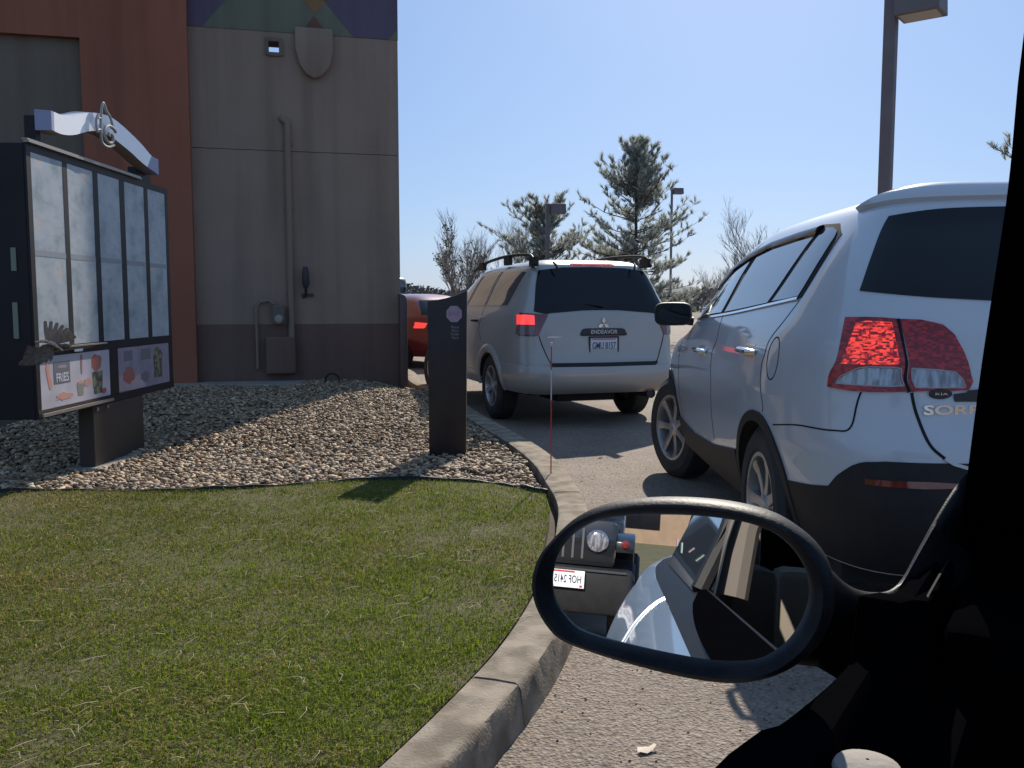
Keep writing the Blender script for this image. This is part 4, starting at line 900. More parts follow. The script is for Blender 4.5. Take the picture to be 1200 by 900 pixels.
def endeavor():
    e = empty('silver_suv', (.96, 9.2, 0), rad(18.5), 'champagne silver SUV with black roof rails and lit brake lamps, behind the order post', 'car')
    lv = [(.36, .10, 4.60, .88), (.45, .02, 4.70, .915), (.60, 0, 4.75, .935), (.68, .01, 4.74, .94), (.80, .035, 4.70, .94), (.95, .05, 4.45, .93), (1.05, .06, 4.1, .92), (1.15, .075, 3.70, .90), (1.25, .115, 3.45, .86), (1.35, .17, 3.27, .815),
          (1.50, .25, 3.0, .755), (1.62, .32, 2.72, .695), (1.68, .37, 2.5, .64), (1.72, .47, 2.25, .55), (1.745, .68, 2.0, .42), (1.758, 1.0, 1.75, .26), (1.762, 1.3, 1.6, .1)]
    B = Body(lv, nr=8., mr=9.); RS, SS = B.R, B.S; wy = (1.06, 3.78)
    B.mesh('body', M['silver_beige'], e, ZS(.36, 1.762), wy, wr=.395)
    for s_ in (1, -1):
        for y in wy:
            A = [(y + .395 * math.cos(t), .345 + .395 * math.sin(t)) for t in np.linspace(.05, math.pi - .05, 30)]
            O = [(y + .50 * math.cos(t), .345 + .49 * math.sin(t)) for t in np.linspace(.05, math.pi - .05, 30)]
            B.patch('fender_flare', [SS(u, z) for u, z in O], [SS(u, z) for u, z in A], M['silver_beige'], e, off=.006, thick=.04, n=60, k=6, mirror=s_, spread=.022)
        B.patch('sill', [SS(1.5, .52), SS(3.35, .50)], [SS(1.5, .37), SS(3.35, .37)], M['silver_beige'], e, off=.014, n=30, k=4, mirror=s_)
        B.patch('window_surround', [SS(3.10, 1.28), SS(2.75, 1.42), SS(2.4, 1.53), SS(2.0, 1.615), SS(1.5, 1.645), SS(.9, 1.64), SS(.5, 1.622), SS(.42, 1.57)],
                [SS(3.08, 1.225), SS(2.6, 1.232), SS(2.2, 1.236), SS(1.8, 1.238), SS(1.4, 1.24), SS(1.0, 1.242), SS(.75, 1.244), SS(.63, 1.246)], M['silver_beige'], e, off=.003, n=60, k=14, mirror=s_)
        g = dict(off=.007, n=24, k=10, mirror=s_)
        B.patch('side_window', [SS(2.85, 1.35), SS(2.5, 1.475), SS(2.2, 1.565), SS(2.02, 1.595)], [SS(2.92, 1.245), SS(2.6, 1.247), SS(2.4, 1.249), SS(2.25, 1.25)], M['side_glass'], e, **g)
        B.patch('side_window', [SS(1.90, 1.603), SS(1.75, 1.62), SS(1.5, 1.63), SS(1.33, 1.63)], [SS(2.12, 1.25), SS(1.9, 1.251), SS(1.65, 1.252), SS(1.45, 1.253)], M['side_glass'], e, **g)
        B.patch('quarter_window', [SS(1.20, 1.628), SS(1.0, 1.625), SS(.7, 1.618), SS(.50, 1.60)], [SS(1.34, 1.254), SS(1.1, 1.255), SS(.85, 1.256), SS(.64, 1.257)], M['side_glass'], e, **g)
        B.seam(e, [SS(1.40, 1.24), SS(1.27, 1.63)], .012, .006, s_); B.seam(e, [SS(2.19, 1.24), SS(1.96, 1.60)], .012, .006, s_)
        B.seam(e, [SS(2.19, 1.23), SS(2.25, .9), SS(2.2, .45)], .008, .0015, s_); B.seam(e, [SS(1.42, 1.23), SS(1.46, 1.0), SS(1.35, .87)], .008, .0015, s_); B.seam(e, [SS(3.15, 1.2), SS(3.2, .9), SS(3.15, .45)], .008, .0015, s_)
        B.seam(e, [RS(.700, .945), RS(.66, .82), RS(.61, .70), RS(.57, .655)], .010, .002, s_)
        B.patch('tail_lamp', [SS(.16, 1.172), RS(.84, 1.180), RS(.73, 1.172), RS(.60, 1.163)], [SS(.17, .952), RS(.86, .950), RS(.80, .946), RS(.705, .948)], M['lamp_dark'], e, off=.008, thick=.02, n=36, k=10, mirror=s_)
        B.patch('lit_lens', [RS(.855, 1.160), RS(.80, 1.160), RS(.735, 1.154)], [RS(.865, 1.062), RS(.80, 1.060), RS(.735, 1.060)], M['lamp_on_soft'], e, off=.012, thick=.004, n=16, k=6, mirror=s_)
        B.patch('reverse_lens', [RS(.865, 1.052), RS(.735, 1.050)], [RS(.875, .962), RS(.735, .960)], M['lamp_clear'] if False else mat('smoky_lens', (.16, .10, .10), .3, coat=1.), e, off=.011, thick=.004, n=12, k=4, mirror=s_)
        for u, z in ((1.62, 1.08), (2.55, 1.06)):
            c = B.P(B.S(u, z)[0] * s_, z); sx = -s_
            MB().tube([(c[0], u + .09, z), (c[0] + sx * .035, u + .07, z), (c[0] + sx * .04, u, z), (c[0] + sx * .035, u - .07, z), (c[0], u - .09, z)], .012, 8).build('door_handle', M['black_plastic'], e)
        px = -s_ * .66
        r = MB(); pts = [(px * 1.0, .30, 1.675), (px, .42, 1.765), (px * .99, .62, 1.792), (px * .97, 1.1, 1.806), (px * .96, 1.6, 1.800), (px * .96, 2.1, 1.768), (px * .96, 2.5, 1.71), (px * .96, 2.62, 1.69)]
        r.tube([tuple(p) for p in cr(pts, 30)], [.018] * 30, 8)
        for y_, z_ in ((.40, 1.70), (1.25, 1.745), (2.25, 1.72)): r.box(px * .97 - .022, px * .97 + .022, y_ - .09, y_ + .09, z_ - .04, z_ + .055)
        r.build('roof_rail', M['black_plastic'], e)
        m = MB(); sg = s_
        m.tube([(sg * -.90, 3.0, 1.20), (sg * -.98, 3.02, 1.22), (sg * -1.06, 3.03, 1.22), (sg * -1.10, 3.03, 1.21)], [.03, .075, .08, .04], 12); m.build('door_mirror', M['silver_beige'], e)
        for k, y in enumerate(wy): wheel(e, -s_ * .80, y, .365, .222, -s_, 6, steer=(rad(12) if k == 1 else 0))
    B.patch('rear_window', [RS(.60, 1.615), RS(.35, 1.648), RS(0, 1.655), RS(-.35, 1.648), RS(-.60, 1.615)], [RS(.735, 1.195), RS(.62, 1.168), RS(.56, 1.178), RS(.2, 1.205), RS(0, 1.208), RS(-.2, 1.205), RS(-.56, 1.178), RS(-.62, 1.168), RS(-.735, 1.195)], M['tint_glass'], e, off=.006, n=70, k=16)
    B.patch('high_brake_lamp', [RS(.24, 1.690), RS(0, 1.694), RS(-.24, 1.690)], [RS(.25, 1.668), RS(0, 1.672), RS(-.25, 1.668)], lens_mat('high_lamp', (.35, .03, .03), (.75, .18, .14), .35, 90), e, off=.012, n=20, k=3)
    B.patch('bumper', [SS(.55, .665), RS(.90, .665), RS(.6, .632), RS(0, .628), RS(-.6, .632), RS(-.90, .665), (-SS(.55, .665)[0], .665)], [SS(.55, .38), RS(.86, .38), RS(.6, .37), RS(0, .37), RS(-.6, .37), RS(-.86, .38), (-SS(.55, .38)[0], .38)], M['silver_beige'], e, off=.028, thick=.03, n=90, k=10, spread=.018)
    B.patch('bumper_step', [RS(.60, .672), RS(0, .668), RS(-.60, .672)], [RS(.57, .634), RS(0, .630), RS(-.57, .634)], M['black_plastic'], e, off=.030, thick=.03, n=40, k=3)
    y = float(B.P(0, .98)[1])
    gp = [(-.265, .955), (-.235, 1.012), (-.20, 1.022), (.20, 1.022), (.235, 1.012), (.265, .955), (.24, .945), (-.24, .945)]
    gg = MB().prism(gp, y - .016, y - .002, 'y').build('tailgate_garnish', M['dark_metal'], e, bevel=.004)
    text('ENDEAVOR', .058, 'model_letters', mat('letter_silver', (.45, .45, .47), .3, .5), gg, (0, y - .0185, .984), sx=.98, bold=.001)
    lo = MB()
    for k in range(3):
        a = rad(90 + 120 * k); c = (.036 * math.cos(a), 1.066 + .036 * math.sin(a)); d1 = (math.cos(a), math.sin(a)); d2 = (-math.sin(a), math.cos(a))
        lo.prism([(c[0] + d1[0] * s1 + d2[0] * s2, c[1] + d1[1] * s1 + d2[1] * s2) for s1, s2 in ((-.034, 0), (0, -.019), (.034, 0), (0, .019))], y - .006, y - .001, 'y')
    lo.build('emblem', M['chrome'], e, smooth=False)
    plate(e, (0, y - .012, .845), 'GMU 8157')
    text('LIMITED', .026, 'trim_letters', M['dark_metal'], e, (-.52, float(B.P(B.R(.52, .93)[0], .93)[1]) - .004, .935), sx=1.4) if False else MB().box(-.62, -.46, float(B.P(B.R(.62, .93)[0], .93)[1]) - .004, float(B.P(B.R(.5, .93)[0], .93)[1]), .926, .946).build('trim_letters', M['alloy'], e, smooth=False)
    wp = MB(); wp.tube([(.02, .13, 1.235), (0.0, .09, 1.25), (-.18, .12, 1.275), (-.36, .14, 1.285)], [.018, .010, .007, .004], 6); wp.build('rear_wiper', M['black_plastic'], e)
    for x in (-.46, .46): MB().tube([(x, .30, 1.70), (x * .98, .26, 1.675), (x * .94, .24, 1.62)], .012, 6).build('glass_hinge', M['black_plastic'], e)
    ex = MB(); ex.lathe([(-.06, .001), (-.06, .045), (-.08, .05), (.2, .05)], 20, 'y', (.55, .12, .33)); ex.tube([(.55, .1, .33), (.5, .6, .32), (.1, 1.0, .32), (.0, 2.5, .32)], .03, 8); ex.build('exhaust', M['dark_metal'], e)
    ub = MB(); ub.box(-.72, .72, .35, 4.4, .32, .45); ub.box(-.62, .62, .98, 1.12, .27, .35); ub.box(-.1, .1, .9, 1.25, .24, .36); ub.box(-.45, .2, .2, .75, .26, .40); ub.build('underbody', M['under'], e, smooth=False, bevel=.01)
    B.patch('windshield', [SS(2.55, 1.63), SS(2.62, 1.645), (1.0, 1.65)], [SS(3.25, 1.27), SS(3.4, 1.22), (1.0, 1.20)], M['tint_glass'], e, off=.004, n=30, k=10)
    B.patch('windshield', [SS(2.55, 1.63), SS(2.62, 1.645), (1.0, 1.65)], [SS(3.25, 1.27), SS(3.4, 1.22), (1.0, 1.20)], M['tint_glass'], e, off=.004, n=30, k=10, mirror=-1)
    for s_ in (1, -1): B.patch('headlamp', [SS(4.1, .90), SS(4.5, .86)], [SS(4.25, .76), SS(4.6, .70)], M['lamp_clear'], e, off=.006, n=14, k=5, mirror=s_)
endeavor()

def far_car(name, loc, deg, paint, label, tall=False, lamps=True):
    e = empty(name, loc, -rad(deg), label, 'car')
    if tall: lv = [(.40, .1, 4.9, .88), (.6, 0, 5.0, .95), (.9, .02, 4.95, .96), (1.1, .05, 4.7, .95), (1.2, .08, 3.9, .93), (1.35, .15, 3.5, .87), (1.6, .35, 3.1, .80), (1.9, .4, 2.8, .74), (2.0, .6, 2.4, .6), (2.04, 1.1, 1.9, .2)]
    else: lv = [(.24, .12, 4.30, .82), (.38, .02, 4.42, .86), (.6, 0, 4.45, .89), (.78, .03, 4.35, .89), (.92, .06, 3.95, .87), (1.0, .10, 3.5, .85), (1.08, .20, 3.2, .80), (1.25, .50, 2.8, .70), (1.38, .78, 2.45, .60), (1.44, 1.0, 2.2, .48), (1.475, 1.3, 1.95, .25), (1.48, 1.5, 1.8, .1)]
    B = Body(lv, nr=4., mr=4.); RS, SS = B.R, B.S; wy = (.95, 3.55); z1 = lv[-1][0]; k = 1.0
    B.mesh('body', paint, e, ZS(lv[0][0], z1), wy, K=70, wr=.36)
    zb, zt = (1.25, 1.72) if tall else (1.0, 1.36)
    for s_ in (1, -1):
        B.patch('side_window', [SS(2.35 if not tall else 2.7, zt - .03), SS(1.7, zt)], [SS(2.85 if not tall else 3.2, zb), SS(1.75, zb)], M['tint_glass'], e, n=20, k=8, mirror=s_)
        B.patch('side_window', [SS(1.63, zt), SS(1.0 if not tall else .7, zt - .03)], [SS(1.68, zb), SS(.75 if not tall else .4, zb + .02)], M['tint_glass'], e, n=20, k=8, mirror=s_)
        B.patch('tail_lamp', [SS(.28, .90), RS(.76, .92), RS(.62, .90)], [SS(.24, .80), RS(.78, .80), RS(.66, .81)], M['lamp_on_soft'] if lamps else M['lamp_dark'], e, off=.008, n=20, k=6, mirror=s_)
        for y in wy: wheel(e, -s_ * .76, y, .33, .215, -s_, 5, w=.2)
    B.patch('rear_window', [RS(.48, zt - .02), RS(0, zt), RS(-.48, zt - .02)], [RS(.66, zb + .06), RS(0, zb + .04), RS(-.66, zb + .06)], M['tint_glass'], e, n=30, k=8)
    return e
far_car('red_car', (-1.02, 17.6, 0), -36, M['red_paint'], 'red car with glowing tail lamp, between the building corner and the order post')
far_car('dark_truck', (-2.62, 23.0, .0), -62, M['dark_paint'], 'dark tall vehicle ahead of the red car, only its roof corner showing past the building', tall=True, lamps=False)

# ------------------------------------------------------------------ our own car with the side mirror; local x = right, y = forward, origin under the eye
def xy(F_, L_): return (-L_, F_)
def own_car():
    e = empty('own_car', (0, 0, 0), -rad(33), 'our own silver blue car with black door mirror and dark pillar at right', 'car')
    # outer skin from front door back to the tail: profile (L, z)
    prof = [(.115, .985), (.165, .962), (.20, .943), (.235, .907), (.262, .865), (.292, .80), (.325, .70), (.335, .60), (.325, .45), (.29, .30), (.26, .22)]
    Fs = np.linspace(-3.15, .62, 60)
    def bulge(F): return 1 if F < 0 else max(.25, 1 - F * 1.25)
    def taper(F): return 0 if F > -1.9 else -.16 * ((-F - 1.9) / 1.25) ** 2.2
    G = [[(-(.165 + (l - .165) * bulge(F) * (1 + .10 * math.exp(-((F + 2.2) / .4) ** 2)) + taper(F)), F, z + (0 if F > -1.6 or z < .9 else .03 * (-F - 1.6))) for l, z in cr(prof, 26)] for F in Fs]
    b = MB().grid(G); b.build('door_skin', M['silver_blue'], e)
    # tail, far side and front as plain closed shell around the cabin
    sh = MB(); W = -1.55
    sh.grid([[(x, y, z) for (y, z) in ((-3.15, .99), (-3.22, .85), (-3.25, .6), (-3.15, .25))] for x in np.linspace(.0, 1.5, 8)])
    sh.grid([[(1.55 + a, y, z) for (a, z) in ((-.02, .97), (.08, .90), (.15, .7), (.14, .45), (.10, .22))] for y in np.linspace(-3.15, .9, 10)])
    sh.build('rear_shell', M['silver_blue'], e)
    hd = MB(); hd.grid([[(x, y, z) for (y, z) in ((.98, .93), (1.3, .90), (1.7, .84), (2.0, .72), (2.08, .5), (2.05, .25))] for x in np.linspace(.06, 1.5, 10)]); hd.build('hood', M['silver_blue'], e)
    # thin pale strip along the door gap, the sun's glint put into its colour
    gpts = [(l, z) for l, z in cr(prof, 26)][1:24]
    MB().tube([(-(l + .0025), -.92 + .16 * (z < 2) * (.95 - z) ** 1 * .6, z) for l, z in gpts], .0028, 6).build('door_gap_glint', mat('glint_metal', (.85, .85, .85), .25, .6), e)
    # belt moulding (wide black rubber) and door top seen from inside
    bl = MB(); bl.grid([[(-l, F, z) for l, z in ((.185 + taper(F), .955), (.178 + taper(F), .972), (.160 + taper(F), .990), (.135 + taper(F), 1.000), (.118 + taper(F), 1.004), (.112 + taper(F), .992))] for F in np.linspace(-2.45, .30, 40)]); bl.build('belt_moulding', M['black_plastic'], e)
    # door top: from inner edge outwards, widening where the mirror foot sits
    out = cr([(.12, -.9), (.17, -.2), (.185, .2), (.18, .503), (.166, .561), (.150, .672), (.146, .78), (.14, 1.0)], 30)
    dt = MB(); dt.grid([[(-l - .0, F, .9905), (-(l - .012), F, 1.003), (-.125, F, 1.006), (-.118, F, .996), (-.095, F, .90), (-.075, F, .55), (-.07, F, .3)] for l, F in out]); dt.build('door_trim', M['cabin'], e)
    MB().tube([(-.1165, 1.05, 1.004), (-.1165, .98, 1.0035), (-.1165, .9, 1.003), (-.1165, .78, 1.001)], .0014, 6).build('window_channel', M['cabin_edge'], e)
    # sail panel behind the mirror foot
    s_ = [(.70, .99), (.72, 1.040), (.80, 1.026), (.88, 1.004), (.93, 1.003), (1.02, 1.025), (1.06, 1.06), (1.06, .98), (.9, .97)]
    pts = [(.69, .60), (.69, .985), (.715, 1.046), (.78, 1.030), (.86, 1.006), (.93, .997), (1.04, 1.003), (1.2, 1.015), (1.42, 1.019), (1.46, .60)]
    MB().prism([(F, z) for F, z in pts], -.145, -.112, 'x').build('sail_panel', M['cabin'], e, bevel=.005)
    # A pillar, roof rail, B pillar, roof
    edge = [(1.12, .125, .96), (1.02, .108, 1.03), (.97, .10, 1.072), (.912, .09, 1.142), (.808, .075, 1.22), (.646, .055, 1.284), (.451, .035, 1.317), (.275, .02, 1.330), (.10, .005, 1.345), (-.3, -.01, 1.36), (-.9, -.02, 1.36), (-1.6, -.04, 1.30)]
    E3 = cr([(-l, F, z) for F, l, z in edge], 50)
    rows = []
    for p in E3:
        p = Vector(p); rows.append([p, p + Vector((.010, -.014, .008)), p + Vector((.14, .0, .035)), p + Vector((.16, .05, .03)), p + Vector((.03, .06, .02)), p])
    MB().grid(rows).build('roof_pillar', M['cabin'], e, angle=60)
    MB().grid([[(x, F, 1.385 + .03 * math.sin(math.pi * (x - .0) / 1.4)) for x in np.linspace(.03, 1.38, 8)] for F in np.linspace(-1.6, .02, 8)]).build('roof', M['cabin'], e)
    bp = MB(); bp.grid([[(-l, F, z) for F, l, z in ((-.50, .115, 1.0), (-.505, .095, 1.1), (-.52, .05, 1.25), (-.54, .01, 1.35))], [(-l, F, z) for F, l, z in ((-.40, .12, 1.0), (-.42, .10, 1.1), (-.45, .055, 1.25), (-.48, .01, 1.35))]])
    bp.build('door_pillar', M['black_plastic'], e, fix=False)
    MB().tube([(-.085, -.47, 1.0), (-.068, -.485, 1.12), (-.03, -.50, 1.25), (.01, -.52, 1.35)], .03, 10).build('pillar_trim', M['grey_trim'], e)
    # seat back with side bolster, belt webbing, rear trim
    st = MB(); 
    V = []
    for z, w, d, yy in ((.55, .24, .09, -.42), (.75, .25, .085, -.50), (.95, .235, .075, -.58), (1.06, .19, .06, -.62), (1.10, .12, .045, -.635)):
        V.append([(.30 + w * (abs(math.cos(t)) ** .6) * math.copysign(1, math.cos(t)), yy + d * (abs(math.sin(t)) ** .6) * math.copysign(1, math.sin(t)), z) for t in np.linspace(0, 2 * math.pi, 25)[:-1]] )
    V = [r + [r[0]] for r in V]; st.grid(V); st.add(V[-1][:-1], [tuple(range(24))]); st.build('seat_back', M['tan_trim'], e)
    MB().box(.03, .10, -1.75, -1.45, .98, 1.30).build('rear_pillar_trim', M['tan_trim'], e, bevel=.015)
    MB().box(-.02, .10, -1.42, -1.12, .80, 1.035).build('rear_door_trim', M['tan_trim'], e, bevel=.03)
    MB().box(.2, 1.2, -2.0, -1.8, .5, 1.02).build('rear_seat', M['tan_trim'], e, bevel=.04)
    # rear door window, seen from outside in the mirror
    rw = MB(); rw.grid([[(-(.148 + taper(F) - (z - 1.0) * .45), F, z) for z in (1.0, 1.08, 1.16, 1.24, 1.32)] for F in np.linspace(-1.75, -.56, 6)]); rwo = rw.build('rear_door_window', M['side_glass'], e)
    MB().box(-.146, -.143, -1.085, -1.05, 1.055, 1.08).build('window_sticker', M['sticker_g'], rwo, smooth=False); MB().box(-.140, -.137, -1.45, -1.40, 1.065, 1.085).build('window_sticker', M['sticker_p'], rwo, smooth=False)
    fp = MB(); fp.tube([(-.135, -.55, 1.0), (-.09, -.58, 1.1), (-.02, -.62, 1.33)], .018, 8); fp.tube([(-.10, -1.77, 1.0), (-.06, -1.80, 1.15), (.01, -1.7, 1.32)], .022, 8); fp.build('window_frame', M['black_plastic'], e)
    MB().box(.02, 1.5, -3.1, -1.9, .90, .985).build('rear_deck', M['silver_blue'], e, bevel=.03)
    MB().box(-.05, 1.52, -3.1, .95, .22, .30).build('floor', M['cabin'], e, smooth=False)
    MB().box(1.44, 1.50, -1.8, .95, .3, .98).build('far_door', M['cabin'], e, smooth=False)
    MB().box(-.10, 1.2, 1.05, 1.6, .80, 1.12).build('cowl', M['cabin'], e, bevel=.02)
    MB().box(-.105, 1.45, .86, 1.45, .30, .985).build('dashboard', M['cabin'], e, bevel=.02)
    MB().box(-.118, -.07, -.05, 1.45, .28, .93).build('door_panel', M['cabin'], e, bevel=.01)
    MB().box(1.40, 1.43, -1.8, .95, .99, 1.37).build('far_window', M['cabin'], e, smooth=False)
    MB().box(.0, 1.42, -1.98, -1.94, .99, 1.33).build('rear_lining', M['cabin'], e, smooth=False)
    # bag on the door side
    MB().lathe([(-.06, .001), (-.055, .05), (-.01, .085), (.04, .07), (.07, .03), (.075, .001)], 14, 'z', (.02, -.22, 1.0)).build('bag', M['bag'], e) if False else None
    # added pale dome standing for a patch of sunlight on the door top
    MB().lathe([(-.004, .019), (.000, .0195), (.003, .018), (.005, .013), (.006, .007), (.0062, .001)], 28, 'z', (-.098, .528, 1.002)).build('sun_patch', M['sun_patch_beige'], e)
    for x in (-.13, 1.42):
        for y in (-2.3, 1.35): wheel(e, x + (.12 if x < 0 else 0), y, .31, .2, -1 if x < 0 else 1, 7)
    # ---- door mirror
    Mc = Vector((.1122, .60505, 1.0749)); n = Vector((-.34917, -.92999, .11485))
    return e, Mc, n
own, Mc, _n = own_car()
def door_mirror():
    # local frame of own car
    Ri = Matrix.Rotation(rad(33), 4, 'Z')   # world -> own-car local
    # glass normal: bisects eye ray and the ray back along the flank
    def az(a, el): return Vector((math.sin(rad(a)) * math.cos(rad(el)), math.cos(rad(a)) * math.cos(rad(el)), math.sin(rad(el))))
    r = Vector((102 / 1050, .99604 - (182 / 1050) * .0889, -.0889 - (182 / 1050) * .99604)).normalized()
    n = (az(MIR[0], MIR[1]) - r).normalized()
    X = Vector((0, 0, 1)).cross(n).normalized(); Z = n.cross(X)
    n2 = Vector((-.34917, -.92999, .11485)).normalized(); X2 = Vector((0, 0, 1)).cross(n2).normalized(); Z2 = n2.cross(X2)   # housing frame
    def pt(x, z, d, fr=0):
        a, b, c = (X2, Z2, n2) if fr == 0 else (X, Z, n)
        return tuple(Ri @ (Mc + a * x + b * z + c * d))
    outer_ = [(-0.103, -0.0033), (-0.0996, 0.0095), (-0.091, 0.0228), (-0.0755, 0.0396), (-0.0568, 0.0509), (-0.0323, 0.0577), (-0.0023, 0.0612), (0.0269, 0.0613), (0.0496, 0.0588), (0.0663, 0.0544), (0.0802, 0.0471), (0.0912, 0.0383), (0.0995, 0.0265), (0.1039, 0.0103), (0.1032, -0.0091), (0.0959, -0.0267), (0.0857, -0.0392), (0.0752, -0.0477), (0.0618, -0.0544), (0.0481, -0.0587), (0.0312, -0.0606), (0.0081, -0.0602), (-0.0218, -0.0571), (-0.0527, -0.0524), (-0.0784, -0.0461), (-0.0901, -0.0374), (-0.0988, -0.0246), (-0.1026, -0.0126)]
    inner_ = [(-0.0897, -0.008), (-0.0891, 0.0013), (-0.0857, 0.014), (-0.0766, 0.0272), (-0.0626, 0.0376), (-0.0441, 0.0438), (-0.0167, 0.0475), (0.0099, 0.0492), (0.033, 0.0488), (0.05, 0.0468), (0.064, 0.0423), (0.0752, 0.034), (0.0837, 0.0221), (0.0872, 0.0113), (0.0871, 0.0001), (0.0827, -0.0144), (0.0745, -0.0281), (0.064, -0.038), (0.0531, -0.0437), (0.0307, -0.0469), (0.0017, -0.0465), (-0.0283, -0.0446), (-0.0531, -0.0419), (-0.0691, -0.0379), (-0.0807, -0.0286), (-0.0876, -0.0186)]
    def byang(pl, N=96):
        P = cr(pl + [pl[0]], 400)[:-1]; c = np.array([-.002, .001]); d = P - c; a = np.unwrap(np.arctan2(d[:, 1], d[:, 0] * .6)); 
        if a[-1] < a[0]: a = a[::-1]; P = P[::-1]
        q = np.linspace(a[0], a[0] + 2 * math.pi, N + 1)[:-1]; ph = (q - a[0]) % (2 * math.pi) + a[0]
        base = np.linspace(-math.pi, math.pi, N + 1)[:-1]
        A = np.concatenate([a - 2 * math.pi, a, a + 2 * math.pi]); PP = np.vstack([P, P, P])
        o = np.argsort(A); A = A[o]; PP = PP[o]
        return np.stack([np.interp(base, A, PP[:, 0]), np.interp(base, A, PP[:, 1])], 1)
    O, I = byang(outer_), byang(inner_)
    rows = []
    for k_, d in ((0., -.012), (.06, -.004), (.25, .006), (.60, .011), (.86, .008), (1.0, -.002)):
        rows.append([pt(*(I[i] * (1 - k_) + O[i] * k_), d) for i in range(96)])
    for sc_, d in ((1.0, -.014), (.97, -.034), (.90, -.056), (.74, -.074), (.45, -.086), (.15, -.09)):
        rows.append([pt(*(O[i] * sc_), d) for i in range(96)])
    rows = [r_ + [r_[0]] for r_ in rows]
    m = MB().grid(rows); mo = m.build('door_mirror', M['mirror_shell'], own, angle=60)
    me = MB().add([pt(x * 1.0, z * 1.0, -.010, 0) for x, z in I], [tuple(range(96))])
    # the glass sits in its own tilted plane inside the bezel
    gl = MB().add([pt(x * 1.012, z * 1.012, -.0055, 1) for x, z in I], [tuple(range(96))]); g = gl.build('mirror_glass', M['mirror_glass'], mo, smooth=False, fix=False)
    # arm and foot sweeping from the housing to the door and up to the pillar
    def at(px, py, d):   # point given as direction from the eye and depth, turned into the car's own frame
        cp, sp = math.cos(rad(5.1)), math.sin(rad(5.1)); a, b = (px - 600) / 1050, (450 - py) / 1050
        return Ri @ Vector((a * d, (cp + b * sp) * d, CAM_H + (-sp + b * cp) * d))
    top_ = [(905, 640), (930, 634), (948, 645), (962, 656), (976, 669), (988, 681), (1003, 690), (1022, 694), (1042, 692), (1057, 678), (1075, 645), (1100, 600), (1126, 562), (1150, 540)]
    low_ = [(900, 735), (915, 765), (930, 777), (944, 780), (958, 782), (972, 790), (990, 800), (1010, 805), (1035, 808), (1060, 810), (1085, 812), (1110, 815), (1135, 820), (1165, 830)]
    T_, B_ = cr(top_, 40), cr(low_, 40); R = []
    for i in range(40):
        q = i / 39; d = .665 + .33 * q; row = []; th = .028 - .012 * q
        for k_, (f, dz) in enumerate(((0, .5), (.0, .0), (.04, -.5), (.14, -.85), (.30, -1.0), (.60, -1.0), (.85, -.9), (1.0, -.3), (1.0, .6), (.5, 1.0), (.12, .9), (0, .5))):
            px, py = T_[i] * (1 - f) + B_[i] * f; row.append(tuple(at(px, py, d + dz * th)))
        R.append(row)
    a = MB().grid(R); a.add(R[-1][:-1], [tuple(range(11))]); a.add(R[0][:-1], [tuple(range(11))]); a.build('mirror_arm', M['mirror_shell'], mo, angle=70)
MIR = (215., -1.1)
door_mirror()

